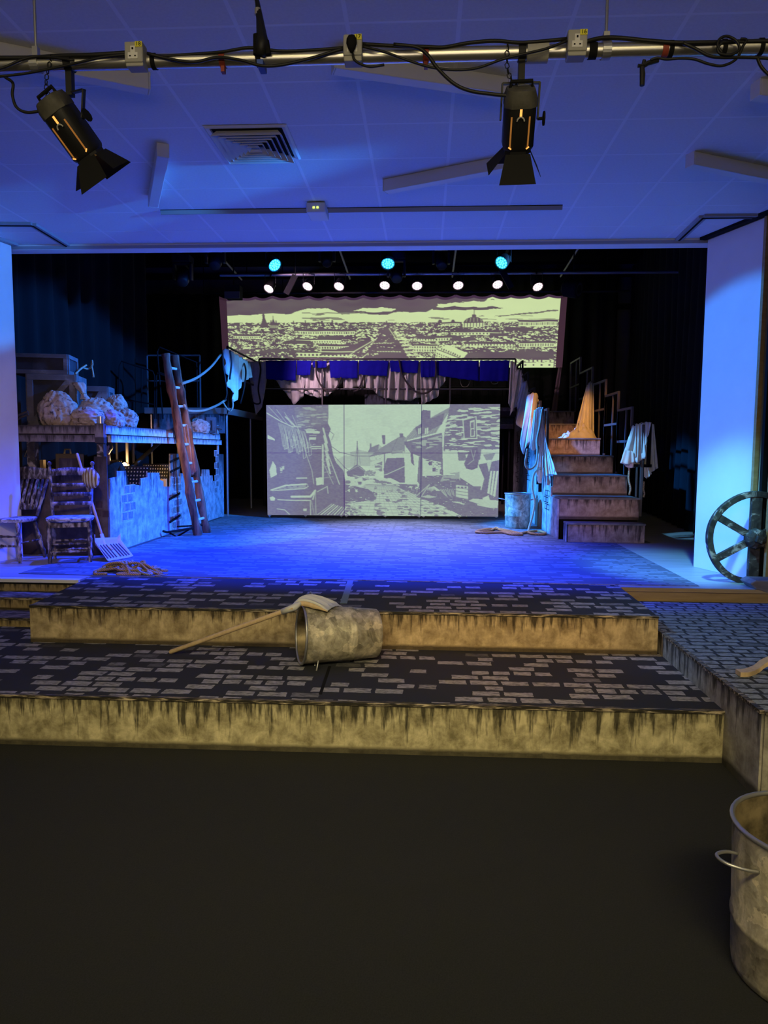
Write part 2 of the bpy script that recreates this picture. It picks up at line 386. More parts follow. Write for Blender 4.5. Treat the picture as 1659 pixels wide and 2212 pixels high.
# door post strips past the right return wall
d0 = V((3.087, 6.953, 0)); dd = V((.247, -.707, 0)).normalized()
mb = MB(); mb.beam(d0+dd*.03+V((0, 0, ZS)), d0+dd*.03+V((0, 0, CEIL-.03)), .05, .03, dd); struct(mb.build('trim_7', M['timber']))
mb = MB(); mb.beam(d0+dd*.20+V((.02, 0, ZS)), d0+dd*.20+V((.02, 0, CEIL-.03)), .04, .03, dd); struct(mb.build('trim_8', M['timber']))
mb = MB(); mb.beam(d0+dd*.115+V((.05, 0, ZS)), d0+dd*.115+V((.05, 0, CEIL-.03)), .14, .03, dd); struct(mb.build('trim_9', M['black']))
struct(MB().prism([d0+dd*.22+V((.03, 0, ZS)), d0+dd*2.2+V((.03, 0, ZS)), d0+dd*2.2+V((.2, 0, ZS)), d0+dd*.22+V((.2, 0, ZS))], (0, 0, CEIL-.03-ZS)).build('wall_partition', M['black']))

# ---- stage floor and its painted floor cloth
XL, XR = -3.13, 1.765
poly = [(-7, 6.36), (XL-.03, 6.36), (XL-.03, 6.56), (XR, 6.56), (XR, 6.45), (7, 6.45), (7, 17.6), (-7, 17.6)]
struct(MB().prism([(x, y, ZS-.03) for x, y in poly], (0, 0, .03)).build('floor_stage', M['stagewood']))
mb = MB(); mb.bx(XR, 4.2, 6.445, 6.48, ZS-.125, ZS-.03); mb.bx(XR, 4.2, 6.425, 6.45, ZS-.035, ZS+.002)
struct(mb.build('trim_10', M['timber'], bevel=.004))
M['matcloth'] = cobbled('floor_cloth', (.11, .11, .12), (.24, .24, .26), .3, .085, .02, .62)
a = [atz(x, y, ZS) for x, y in ((40, 1240), (100, 1221), (165, 1206))]
pts = [(XL, 6.56), (1.755, 6.535), (2.49, 6.54), (2.52, 9.5), (3.0, 9.6), (3.0, 12.6), (-3.56, 12.6), (-3.56, 7.9), (a[2].x, a[2].y), (a[1].x, a[1].y), (a[0].x, a[0].y), (-3.45, 6.58)]
struct(MB().prism([(x, y, ZS+.001) for x, y in pts], (0, 0, .005)).build('floor_cloth', M['matcloth'], bevel=0))

# ---- the two painted tiers in front, the little side steps and the right-hand deck
KH = ((.62, .5, .3), (.3, .235, .13), (.03, .024, .018))
def tier(name, label, top, h, pts, front, mt_top, mt_face, off=.0):
    """a staging block: painted riser, cobbled deck, worn edging strip"""
    r = thing(name, label, 'staging', (pts[0][0], pts[0][1], top-h))
    MB().prism([(x, y, top-h) for x, y in pts], (0, 0, h-.012)).build('block', M['black'], r)
    MB().prism([(x, y, top-.012) for x, y in pts], (0, 0, .012)).build('deck_cloth', mt_top, r)
    for a, b in front:
        a, b = V((*a, 0)), V((*b, 0)); d = (b-a).normalized(); nn = V((d.y, -d.x, 0))
        m = (a+b)/2
        MB().prism([V((a.x, a.y, top-h))-V((0, 0, 0)), V((b.x, b.y, top-h)), V((b.x, b.y, top-.004)), V((a.x, a.y, top-.004))], nn*.012).build('riser', mt_face, r, origin=(m.x, m.y, top))
        MB().beam(a+nn*.008+V((0, 0, top-.006)), b+nn*.008+V((0, 0, top-.006)), .03, .018).build('edging', M['edging'], r)
    return r
M['edging'] = mottled('worn_edging', [(.46, (.02, .018, .014)), (.54, (.12, .1, .07)), (.64, (.5, .42, .3))], (9, 60, 60), 5, .55, dist=.4)
M['deckA'] = cobbled('tier_deck_cloth', (.028, .03, .04), (.33, .32, .33), .2, .105, .016, .52)
M['deckB'] = cobbled('upper_deck_cloth', (.03, .032, .042), (.32, .31, .33), .23, .12, .022, .5, loc=(.3, .1, 0))
M['deckC'] = cobbled('side_deck_cloth', (.035, .042, .055), (.26, .3, .36), .17, .09, .013, .97)
f1 = dripped('riser_lower_paint', (.62, .55, .33), (.2, .17, .09), (.018, .016, .011), Z1, .85, 20)
f2 = dripped('riser_upper_paint', (.62, .49, .29), (.25, .185, .1), (.025, .018, .013), ZS-Z1, .7, 18)
f3 = dripped('side_deck_paint', (.5, .47, .4), (.24, .22, .18), (.02, .02, .02), ZR, .75, 15)
lt = tier('lower_tier', 'wide bottom staging tier with khaki drip-painted riser and painted cobbles on top', Z1, Z1,
     [(-5.2, 4.10), (1.76, 4.165), (1.76, 5.9), (-3.0, 5.9), (-3.0, 6.36), (-5.2, 6.36)], [((-5.2, 4.10), (1.755, 4.165))], M['deckA'], f1)
ut = tier('upper_tier', 'upper staging tier with tan drip-painted riser, joining the blue-lit stage floor', ZS, ZS-Z1,
     [(-3.03, 5.285), (1.735, 5.315), (1.76, 6.545), (-3.14, 6.545)], [((-3.03, 5.285), (1.735, 5.315))], M['deckB'], f2)
def seam(r, p, q, z, m, w_, nm): MB().beam(V((p.x, p.y, z+.0015)), V((q.x, q.y, z+.0015)), w_, .003).build(nm, m, r)
seam(ut, atz(758, 1252, ZS), atz(742, 1304, ZS), ZS, base('grey_tape', (.12, .16, .2), .5), .055, 'tape_strip')
seam(lt, atz(712, 1440, Z1), atz(692, 1500, Z1), Z1, M['black'], .02, 'seam')
# narrow steps beside the upper tier
st = thing('side_steps', 'three small painted steps climbing to the stage beside the upper tier', 'steps', (-4.0, 5.9, Z1))
f4 = dripped('step_paint', (.5, .38, .18), (.25, .18, .08), (.02, .015, .01), .1, 1.2, 16)
for k, (y0, y1, zt, zb) in enumerate(((5.72, 6.06, .385, Z1), (6.04, 6.37, .49, Z1), (6.34, 6.362, .572, .49))):
    MB().bx(-5.0, -3.045 if k < 2 else -3.16, y0+.004, y1, zb+.001, zt).build('tread', M['edging'] if k < 2 else M['black'], st)
    MB().bx(-5.0, -3.045 if k < 2 else -3.16, y0-.006, y0+.006, zb+.001 if k != 1 else .387, zt-.02).build('riser', f4, st, origin=(-4, y0, zt))
struct(MB().bx(-5.2, XL-.035, 6.33, 6.4, ZS-.03, ZS+.003).build('trim_11', M['white']))
tier('side_deck', 'low staging deck at the right with blue-lit cobbles and drip-painted side', ZR, ZR,
     [(1.78, 6.42), (1.765, 3.70), (4.2, 3.70), (4.2, 6.42)], [((1.78, 6.42), (1.765, 3.70)), ((1.765, 3.70), (4.2, 3.70))], M['deckC'], f3)

# ---- black drapes round the stage
def curtain(name, label, a, b, z0, z1, folds, amp=.07, group=None):
    a, b = V(a), V(b); d = (b-a); nn = V((-d.y, d.x, 0)).normalized(); nu = folds*8; rows = []
    rnd = random.Random(len(label)*7+int(abs(a.x)*13))
    ph = [rnd.uniform(-.5, .5) for _ in range(nu+1)]
    for j in range(9):
        v = j/8; row = []
        for i in range(nu+1):
            u = i/nu; f = math.sin(2*math.pi*folds*u + ph[min(nu, i//8*8)]*1.2)
            q = a + d*u + nn*(amp*f*(1-.25*v) + .03*math.sin(u*9+v*3))
            row.append(V((q.x, q.y, lerp(z0, z1, v))))
        rows.append(row)
    o = MB().grid(rows).build(name, M['drape'], smooth='all', solid=.008)
    return tag(o, label, 'curtain', group)
curtain('stage_curtain', 'black drape folds at stage left behind the crates', (-6.0, 9.0, 0), (-5.2, 13.2, 0), ZS+.01, 5.9, 12, group='black stage drapes')
curtain('stage_curtain', 'black wing drape close beside the left return wall', (-5.6, 7.95, 0), (-4.75, 8.1, 0), ZS+.01, 5.9, 4, group='black stage drapes')
curtain('stage_curtain', 'black drape hanging low across the back left, under the bare grey wall', (-6.6, 16.9, 0), (-2.6, 17.1, 0), ZS+.01, 5.42, 12, group='black stage drapes')
curtain('stage_curtain', 'tall black drape behind the projected city skyline', (-2.65, 17.2, 0), (4.4, 17.2, 0), ZS+.01, 6.0, 20, group='black stage drapes')
curtain('stage_curtain', 'black side drape to the right of the staircase', (4.0, 10.2, 0), (4.6, 16.9, 0), ZS+.01, 5.9, 16, group='black stage drapes')
curtain('stage_curtain', 'black wing drape close beside the blue-lit right return wall', (3.25, 8.6, 0), (4.3, 10.0, 0), ZS+.01, 5.9, 6, group='black stage drapes')
# ------------------------------------------------------------------ projected pictures, drawn as colours on fine meshes
def vnoise(H, W, fy, fx, seed):
    rs = np.random.RandomState(seed); g = rs.rand(int(fy)+2, int(fx)+2)
    y = np.linspace(0, fy, H, endpoint=False); x = np.linspace(0, fx, W, endpoint=False)
    yi = y.astype(int); xi = x.astype(int); ty = (y-yi)[:, None]; tx = (x-xi)[None]
    ty = ty*ty*(3-2*ty); tx = tx*tx*(3-2*tx)
    a = g[yi][:, xi]; b = g[yi][:, xi+1]; c = g[yi+1][:, xi]; d = g[yi+1][:, xi+1]
    return (a*(1-tx)+b*tx)*(1-ty)+(c*(1-tx)+d*tx)*ty
class Pic:
    def __init__(s, x0, y0, x1, y1, W, H, val=1.):
        s.b = (x0, y0, x1, y1); s.W, s.H = W, H; s.a = np.full((H, W), float(val))
        s.yy, s.xx = np.mgrid[0:H, 0:W]
    def P(s, p):
        x0, y0, x1, y1 = s.b; return [((x-x0)/(x1-x0)*s.W, (y-y0)/(y1-y0)*s.H) for x, y in p]
    def mask(s, pts):
        p = s.P(pts); xs = [q[0] for q in p]; ys = [q[1] for q in p]
        m = np.zeros((s.H, s.W), bool)
        X0, X1 = max(0, int(min(xs))-1), min(s.W, int(max(xs))+2); Y0, Y1 = max(0, int(min(ys))-1), min(s.H, int(max(ys))+2)
        if X0 >= X1 or Y0 >= Y1: return m
        xx = s.xx[Y0:Y1, X0:X1]+.5; yy = s.yy[Y0:Y1, X0:X1]+.5; r = np.zeros(xx.shape, bool)
        for (ax, ay), (bx_, by) in zip(p, p[1:]+p[:1]):
            if ay == by: continue
            c = (ay > yy) != (by > yy); r ^= c & (xx < (bx_-ax)*(yy-ay)/(by-ay)+ax)
        m[Y0:Y1, X0:X1] = r; return m
    def poly(s, pts, v, n=None, thr=0):
        m = s.mask(pts)
        if n is not None: m &= n > thr
        s.a[m] = v; return s
    def line(s, pts, w, v):
        p = s.P(pts)
        for (ax, ay), (bx_, by) in zip(p, p[1:]):
            X0, X1 = max(0, int(min(ax, bx_)-w-1)), min(s.W, int(max(ax, bx_)+w+2)); Y0, Y1 = max(0, int(min(ay, by)-w-1)), min(s.H, int(max(ay, by)+w+2))
            if X0 >= X1 or Y0 >= Y1: continue
            xx = s.xx[Y0:Y1, X0:X1]+.5; yy = s.yy[Y0:Y1, X0:X1]+.5
            dx, dy = bx_-ax, by-ay; L = dx*dx+dy*dy or 1e-9
            t = np.clip(((xx-ax)*dx+(yy-ay)*dy)/L, 0, 1); d = np.hypot(xx-ax-t*dx, yy-ay-t*dy)
            k = np.clip(w/2+.5-d, 0, 1); s.a[Y0:Y1, X0:X1] = s.a[Y0:Y1, X0:X1]*(1-k)+v*k
        return s
def picture_mesh(name, pic, pos, dark, light, estr, basec, parent=None, soft=None):
    """pos(u,v) -> 3D; v from the top"""
    H, W = pic.a.shape
    vs = np.array([pos(i/(W-1), j/(H-1)) for j in range(H) for i in range(W)], dtype=np.float32)
    o0 = np.array(root_loc(parent) if parent is not None else (0, 0, 0), dtype=np.float32)
    ii = (np.arange(H-1)[:, None]*W + np.arange(W-1)[None]).ravel()
    fs = np.stack([ii, ii+W, ii+W+1, ii+1], 1)
    me = bpy.data.meshes.new(name); me.vertices.add(len(vs)); me.vertices.foreach_set('co', (vs-o0).ravel())
    me.loops.add(fs.size); me.loops.foreach_set('vertex_index', fs.ravel().astype(np.int32))
    me.polygons.add(len(fs)); me.polygons.foreach_set('loop_start', np.arange(0, fs.size, 4, dtype=np.int32))
    me.update(calc_edges=True)
    at = me.color_attributes.new('picture', 'FLOAT_COLOR', 'POINT')
    a = pic.a[..., None]; c = np.array(dark)*(1-a)+np.array(light)*a
    c = np.clip(c, 0, None); c = np.concatenate([c, np.ones((H, W, 1))], -1).astype(np.float32); at.data.foreach_set('color', c.ravel())
    for p in me.polygons: p.use_smooth = True
    m = base(name+'_projection', basec, .9, spec=.05); g = N(m); at = g.n('ShaderNodeAttribute', attribute_name='picture')
    g.l(at.outputs['Color'], g.b.inputs['Emission Color']); g.b.inputs['Emission Strength'].default_value = estr
    m.cycles.emission_sampling = 'NONE'
    me.materials.append(m); o = bpy.data.objects.new(name, me); COL.objects.link(o)
    if parent is not None: o.parent = parent
    return o

# ---- the city skyline (pixel frame of the photograph: 488..1211 x 645..791)
W, H = 640, 130
c = Pic(488, 645, 1211, 791, W, H, 1)
r = np.random.RandomState(3)
n1 = vnoise(H, W, 40, 50, 1); n2 = vnoise(H, W, 65, 200, 2); n3 = vnoise(H, W, 16, 16, 4); n4 = vnoise(H, W, 50, 24, 5)
# clouds: dark bank along the top
c.poly([(480, 640), (1062, 640), (1052, 650), (1000, 652), (958, 652), (948, 661), (925, 672), (880, 672), (845, 678), (800, 676), (770, 674), (742, 676), (728, 669), (712, 664), (690, 662), (662, 665), (640, 671), (632, 675), (570, 674), (540, 676), (488, 678)], 0)
c.poly([(768, 668), (790, 664), (830, 662), (862, 666), (850, 671), (800, 672)], 1)
c.poly([(838, 679), (856, 673), (880, 671), (900, 672), (890, 677), (860, 682)], 1)
c.poly([(948, 656), (975, 652), (1040, 650), (1010, 658), (965, 662)], 1)
c.poly([(840, 645), (946, 645), (950, 652), (900, 656)], 0, n4, .3)
streak = vnoise(H, W, 42, 5, 8)*.7+vnoise(H, W, 60, 30, 9)*.3
m = c.mask([(940, 648), (1100, 648), (1090, 664), (1000, 676), (940, 676)]); c.a[m & (streak > .55)] = 0
m = c.mask([(655, 666), (760, 668), (840, 682), (1211, 668), (1211, 690), (655, 690)]); c.a[m & (streak > .71)] = .25
c.poly([(1070, 683), (1130, 675), (1208, 668), (1208, 671), (1130, 678)], .1)
c.poly([(676, 676), (700, 673), (705, 676), (690, 678)], .15); c.poly([(682, 686), (715, 683), (722, 685), (700, 688)], .15)
# the city: horizontal flecks of roof and wall, coarser towards the foot
hz = 693
yy = (np.arange(H)/H*146+645)[:, None]*np.ones((1, W)); dep = np.clip((yy-hz)/97, 0, 1)
f1 = vnoise(H, W, 120, 330, 11); f2 = vnoise(H, W, 55, 120, 12); f3 = vnoise(H, W, 20, 34, 13); f4 = vnoise(H, W, 80, 60, 14)
city = f1*.38+f2*.36*(.6+dep*.4)+f4*.26
lim = .50+.05*(f3-.5)+.0*dep
cm = (city > lim).astype(float)
below = yy > hz+2*(f2-.5); c.a[below] = cm[below]
low = (yy > 750) & (f3 > .42); c.a[low & (city < .60)] = 0
def windows(pts, nx, ny, wv=0, fill=.45):
    """rows of windows in a quad: tl, tr, br, bl"""
    tl, tr, br, bl = [np.array(p, float) for p in pts]
    for j in range(ny):
        for i in range(nx):
            def q(u, v): return tuple((tl*(1-u)+tr*u)*(1-v)+(bl*(1-u)+br*u)*v)
            u0, u1 = (i+.5-fill/2)/nx, (i+.5+fill/2)/nx; v0, v1 = (j+.2)/ny, (j+.8)/ny
            c.poly([q(u0, v0), q(u1, v0), q(u1, v1), q(u0, v1)], wv)
# streets and blocks
c.poly([(836, 703), (847, 703), (862, 728), (880, 748), (905, 792), (775, 792), (800, 752), (818, 730)], 0, n1*.5+n2*.5, .3)
for y, x0, x1 in ((739, 812, 850), (757, 820, 872), (774, 800, 862)):
    for x in range(x0, x1, 6): c.line([(x, y), (x+3, y)], 1.3, 1)
c.line([(846, 708), (860, 728)], 1.2, 1); c.line([(880, 752), (897, 780)], 1.1, 1); c.line([(815, 730), (802, 745)], 1, 1)
for k in range(9): c.line([(858+k*4, 716+k*7), (866+k*7, 715+k*7)], 2.2, 1)
for (x0, y0, x1, y1, nx, ny) in ((645, 712, 770, 720, 24, 1), (500, 722, 560, 728, 12, 1), (690, 745, 770, 752, 14, 1), (620, 760, 760, 768, 16, 1), (905, 727, 1000, 734, 16, 1), (900, 744, 950, 757, 9, 2), (1125, 693, 1208, 702, 22, 1), (1130, 738, 1205, 746, 14, 1), (980, 716, 1085, 721, 14, 1), (1010, 740, 1120, 745, 16, 1), (960, 697, 1000, 701, 10, 1), (640, 732, 740, 738, 18, 1)):
    c.poly([(x0, y0), (x1, y0), (x1, y1), (x0, y1)], 1); windows([(x0, y0), (x1, y0), (x1, y1), (x0, y1)], nx, ny)
    c.poly([(x0-3, y0-4), (x1+3, y0-4), (x1, y0), (x0, y0)], 0)
c.poly([(760, 745), (800, 728), (812, 735), (770, 762), (690, 765), (700, 757)], 0)
c.line([(690, 757), (768, 757), (812, 732)], 1.4, 1); c.line([(640, 768), (752, 768), (770, 757)], 1.2, 1); c.line([(752, 768), (772, 780), (800, 760)], 1.3, 1)
c.poly([(640, 770), (750, 770), (768, 784), (640, 784)], 0); windows([(642, 771), (742, 771), (742, 778), (642, 778)], 6, 1, 1, .5)
c.poly([(560, 748), (640, 752), (640, 791), (570, 791)], 0, n2, .36)
c.poly([(950, 752), (975, 742), (1018, 760), (1005, 772), (1000, 791), (945, 791)], 1)
windows([(950, 757), (998, 775), (995, 795), (948, 778)], 10, 4); c.line([(952, 752), (1005, 772)], 1.6, 0)
for k in range(9): c.poly([(960+k*5, 750+k*2), (963+k*5, 748+k*2), (963+k*5, 752+k*2), (960+k*5, 754+k*2)], 0)
c.poly([(1020, 758), (1120, 757), (1130, 771), (1010, 771)], 0); c.poly([(1120, 755), (1205, 757), (1207, 772), (1125, 772)], 0)
windows([(1012, 771), (1118, 771), (1118, 779), (1010, 779)], 14, 1, 1, .6); windows([(1125, 772), (1208, 773), (1208, 780), (1125, 780)], 9, 1, 1, .6)
c.poly([(1110, 780), (1207, 780), (1206, 791), (1105, 791)], 1); windows([(1120, 782), (1206, 782), (1206, 788), (1120, 788)], 5, 1, 0, .25)
for (x0, x1, y) in ((905, 948, 729), (985, 1060, 716), (975, 1040, 734), (1060, 1110, 724), (1090, 1160, 712), (610, 680, 740), (700, 745, 728)):
    c.poly([(x0, y), (x0+8, y-7), (x1-8, y-7), (x1, y)], 0)
# landmarks on the horizon
c.poly([(569, 671), (572, 675), (573, 684), (576, 692), (583, 705), (558, 705), (565, 692), (567, 684), (567, 675)], 0); c.line([(569, 668), (569, 676)], 1.5, 0); c.line([(566, 677), (572, 677)], 1.3, 0)
c.poly([(582, 708), (584, 697), (588, 692), (591, 684), (594, 692), (599, 697), (602, 708)], 0); c.line([(591, 680), (591, 690)], 1.2, 0)
for x in (586, 597): c.line([(x, 690), (x, 700)], 2.2, 0)
for k in range(6): c.line([(585+k*3, 700), (585+k*3, 705)], .8, 1)
for x, y, w_ in ((636, 690, 2), (662, 689, 2), (721, 688, 3), (690, 692, 14), (698, 690, 5), (750, 691, 12), (840, 691, 3), (956, 688, 8), (984, 689, 7)): c.poly([(x-w_/2-1, 695), (x-w_/2, y+1), (x, y-1), (x+w_/2, y+1), (x+w_/2+1, 695)], 0)
c.poly([(1006, 701), (1007, 693), (1013, 686), (1022, 683), (1029, 682), (1037, 683), (1045, 687), (1050, 694), (1051, 701)], 0); c.poly([(1024, 683), (1025, 678), (1033, 678), (1034, 683)], 0); c.line([(1029, 667), (1029, 680)], 1.4, 0)
c.poly([(1006, 695), (1051, 695), (1052, 704), (1005, 704)], 1)
for k in range(7): c.line([(1009+k*6.5, 696), (1009+k*6.5, 703)], 2, 0)
for k in range(5): c.line([(1015+k*7, 685), (1013+k*8, 693)], .7, .8)
c.a = np.clip(c.a, 0, 1); c.a = c.a*.9+.05+.05*n3
# soft horizontal smear of a projector
c.a[:, 1:-1] = c.a[:, 1:-1]*.6+c.a[:, 2:]*.2+c.a[:, :-2]*.2

# ---- the fishing street (frame: zoomed crop, 45..1567 x 42..768)
W2, H2 = 560, 268
s = Pic(45, 42, 1567, 768, W2, H2, 1)
q1 = vnoise(H2, W2, 60, 30, 21); q2 = vnoise(H2, W2, 110, 40, 22); q3 = vnoise(H2, W2, 30, 60, 23); q4 = vnoise(H2, W2, 130, 130, 24); q5 = vnoise(H2, W2, 12, 20, 25)
s.a = s.a - .10*(q5 > .55)*q3
# far houses and haze
s.poly([(500, 400), (560, 370), (640, 380), (640, 440), (500, 470)], .72)
s.poly([(590, 350), (650, 335), (700, 345), (720, 440), (590, 440)], .66)
s.poly([(700, 350), (780, 300), (800, 320), (800, 440), (720, 440)], .62)
s.poly([(705, 352), (720, 322), (780, 298), (770, 350)], .2); s.poly([(718, 295), (731, 295), (731, 330), (718, 330)], .15)
s.poly([(715, 380), (780, 330), (860, 280), (930, 240), (960, 260), (960, 350), (720, 400)], .28)
s.poly([(720, 380), (930, 340), (945, 345), (945, 400), (820, 410), (760, 440), (722, 455)], .88, q4, .18)
s.poly([(797, 240), (820, 240), (820, 300), (803, 300)], .1); s.poly([(912, 228), (937, 228), (937, 256), (915, 258)], .1)
s.poly([(860, 345), (935, 335), (935, 352), (860, 362)], .4)
s.poly([(808, 460), (830, 390), (945, 385), (950, 550), (860, 545), (820, 525)], .08); s.line([(815, 365), (815, 520)], 2.5, .05)
s.poly([(750, 430), (800, 410), (800, 480), (755, 480)], .2, q2, .4)
# right-hand houses
s.poly([(930, 285), (1010, 195), (1130, 120), (1250, 55), (1260, 50), (1150, 225), (1000, 262)], .3)
for k in range(11): s.line([(945+k*20, 275-k*4), (1025+k*19, 190-k*9)], .8, .6)
s.poly([(1052, 90), (1066, 78), (1112, 84), (1112, 150), (1056, 165)], .06)
s.poly([(1014, 190), (1100, 140), (1205, 98), (1190, 170), (1060, 235), (1030, 240)], .1)
for x in (1035, 1078): s.poly([(x, 198), (x+22, 190), (x+22, 228), (x, 236)], .9); s.line([(x+10, 195), (x+10, 232)], 1.3, .1)
s.poly([(945, 285), (1190, 225), (1200, 500), (1150, 480), (1060, 380), (1050, 380), (985, 355), (945, 300)], .12, q1, .0)
s.poly([(985, 290), (1190, 240), (1190, 300), (1050, 340)], .55, q2, .6)
s.poly([(948, 300), (975, 355), (1010, 370), (1030, 560), (960, 555), (948, 500)], .92, q4, .1)
s.poly([(1060, 390), (1185, 415), (1190, 500), (1065, 495)], .85, q4, .32)
s.poly([(985, 360), (1000, 350), (1010, 440), (990, 420)], .05); s.poly([(1040, 380), (1065, 380), (1065, 580), (1030, 540)], .12)
for x, y in ((1130, 450), (1105, 410), (1085, 290), (990, 300)): s.poly([(x, y), (x+22, y), (x+22, y+26), (x, y+26)], .05)
s.poly([(1240, 42), (1567, 42), (1567, 340), (1290, 345), (1200, 345), (1205, 230)], .1)
bd = s.mask([(1210, 140), (1300, 75), (1440, 60), (1567, 60), (1567, 340), (1210, 350)])
s.a[bd & (q2*.65+q1*.35 > .52)] = .9
for k in range(9):
    y = 110+k*27; s.line([(1215, y+48), (1330, y+10), (1567, y-6)], 1.5, .08)
s.poly([(1325, 145), (1410, 122), (1418, 262), (1335, 262)], .08); s.line([(1325, 145), (1410, 122), (1418, 262), (1335, 262), (1325, 145)], 2, .92)
s.poly([(1372, 150), (1400, 143), (1404, 250), (1374, 252)], .9); s.poly([(1378, 160), (1396, 156), (1397, 195), (1378, 198)], .1); s.poly([(1378, 204), (1397, 202), (1399, 243), (1380, 246)], .1)
s.poly([(1200, 340), (1567, 330), (1567, 440), (1480, 560), (1430, 580), (1210, 500)], .92, q4, .13)
s.poly([(1290, 335), (1450, 320), (1440, 400), (1300, 405)], .15, q1, .3)
s.poly([(1375, 330), (1420, 318), (1435, 380), (1425, 450), (1390, 465), (1350, 455), (1336, 425)], .06); s.line([(1380, 335), (1400, 400), (1360, 430)], 1.2, .7); s.line([(1410, 340), (1400, 380)], 1.2, .7)
s.poly([(1460, 365), (1540, 355), (1520, 398), (1480, 402)], .3); s.line([(1458, 362), (1542, 352)], 2, .95)
s.poly([(1430, 430), (1567, 400), (1567, 660), (1440, 640), (1470, 520)], .08); s.poly([(1485, 420), (1520, 400), (1500, 480)], .8)
for x in (1510, 1530, 1550): s.poly([(x, 470), (x+14, 470), (x-6, 655), (x-24, 652)], .9); s.line([(x+14, 470), (x-6, 655)], 1.2, .05)
# left-hand building
s.poly([(45, 42), (450, 42), (448, 165), (465, 200), (450, 240), (468, 300), (480, 370), (500, 420), (545, 470), (560, 540), (590, 600), (575, 650), (545, 768), (45, 768)], .08)
s.poly([(230, 60), (450, 50), (448, 165), (240, 200)], .16); br = s.mask([(240, 60), (448, 52), (448, 168), (250, 195)]); s.a[br & (q2 > .68)] = .5
for k in range(10): s.line([(62+k*17, 55+k*6), (150+k*12, 150+k*7)], 1.0, .08 if k % 3 else .75)
s.line([(50, 95), (140, 150), (215, 185), (270, 185)], 2.2, .85); s.line([(170, 120), (230, 180)], 2.5, .85); s.line([(180, 118), (240, 185)], 1.2, .7)
s.poly([(300, 205), (395, 215), (390, 230), (305, 225)], .85); s.poly([(325, 240), (370, 240), (365, 300), (320, 295)], .85, q1, .4); s.poly([(322, 300), (400, 295), (405, 335), (335, 330)], .75, q2, .45)
s.poly([(52, 235), (100, 265), (100, 275), (52, 262)], .95); s.poly([(62, 470), (85, 410), (105, 440), (110, 500), (70, 520)], .92); s.poly([(130, 450), (160, 440), (160, 470), (135, 490)], .75, q4, .4); s.poly([(365, 520), (405, 515), (415, 560), (370, 570)], .92); s.poly([(290, 205), (325, 195), (380, 205), (320, 215)], .7)
rs = random.Random(5)
for k in range(20):   # hanging nets and ropes
    x = 125+k*9 if k < 13 else 240+(k-13)*9; y = 160+k*3; L = rs.uniform(90, 190)
    s.line([(x, y), (x+15+rs.uniform(-6, 6), y+L*.5), (x+28, y+L), (x+44, y+L*.95), (x+40, y+L*.5)], 1.0, .8)
s.line([(250, 190), (300, 350), (340, 470), (352, 560)], 1.3, .75)
for k in range(5): s.line([(415+k*5, 195+k*50), (440+k*5, 290+k*50)], 4, .8)
s.line([(412, 305), (412, 560)], 4, .85); s.line([(430, 320), (520, 560)], 2.5, .7); s.line([(405, 400), (480, 560)], 1.5, .6)
for k in range(6): s.line([(418, 340+k*36), (450+k*6, 330+k*36)], 1.2, .55)
s.line([(465, 310), (520, 350), (620, 375), (720, 376), (860, 350), (900, 260)], 1.4, .1); s.line([(490, 380), (560, 455), (600, 480)], 1.3, .1); s.line([(460, 215), (485, 235), (470, 270)], 1.3, .15)
# boat
s.poly([(565, 480), (600, 455), (630, 432), (655, 440), (690, 470), (680, 505), (620, 512), (575, 508)], .1); s.line([(637, 280), (637, 440)], 2.2, .08); s.line([(637, 300), (658, 430)], 1, .2); s.line([(637, 300), (618, 440)], 1, .2); s.line([(585, 470), (640, 440), (685, 472)], 1.2, .6)
s.poly([(680, 480), (720, 465), (760, 478), (750, 505), (690, 505)], .3, q4, .3)
# the street
st_ = s.mask([(560, 512), (860, 520), (940, 560), (1050, 600), (1320, 768), (560, 768), (560, 600)])
s.a[st_] = .88; pers = q1*.5+q4*.5
s.a[st_ & (q3*.45+q2*.4+q4*.15 > .62)] = .15
for k in range(18):
    y = 560+k*k*.64; s.line([(700-k*6, y), (860+k*22, y+6)], .8, .3)
for k in range(14): s.line([(760+k*10, 560), (760+k*44-60, 768)], .6, .35)
s.poly([(560, 560), (700, 590), (770, 620), (760, 660), (560, 690)], .1, q3*.5+q4*.5, .33); s.poly([(560, 690), (640, 720), (700, 768), (545, 768)], .15, q4, .35)
s.poly([(860, 555), (1030, 560), (1060, 640), (950, 600)], .12, q3*.6+q4*.4, .38)
s.line([(740, 515), (830, 495), (985, 425)], 1.6, .9); s.line([(610, 500), (700, 522), (800, 515)], 1.4, .85)
s.poly([(735, 545), (800, 535), (860, 548), (800, 556)], .2)
# fore: crates, basket, nets, planks
s.poly([(1020, 640), (1060, 505), (1180, 500), (1290, 500), (1400, 570), (1460, 600), (1567, 650), (1567, 768), (1330, 768), (1200, 700)], .1, q4, .1)
s.poly([(1180, 540), (1200, 500), (1240, 485), (1310, 478), (1310, 520), (1280, 540)], .5, q2, .4); s.line([(1235, 478), (1308, 475), (1310, 530)], 1.5, .85)
for k in range(9): s.line([(1090+k*8, 605-abs(k-4)*4), (1140, 572), (1180-k*3, 600)], 1.2, .85)
for k in range(8): s.line([(1180+k*12, 590), (1210+k*9, 625+k % 3*8)], 1.2, .8)
s.poly([(1283, 560), (1365, 568), (1368, 662), (1283, 640)], .88); s.line([(1283, 560), (1365, 568), (1368, 662), (1283, 640), (1283, 560)], 1.5, .1)
for k in range(4): s.line([(1283, 580+k*20), (1367, 590+k*22)], 1.4, .15)
for k in range(3): s.poly([(1294+k*24, 572), (1308+k*24, 574), (1308+k*24, 584), (1294+k*24, 582)], .1)
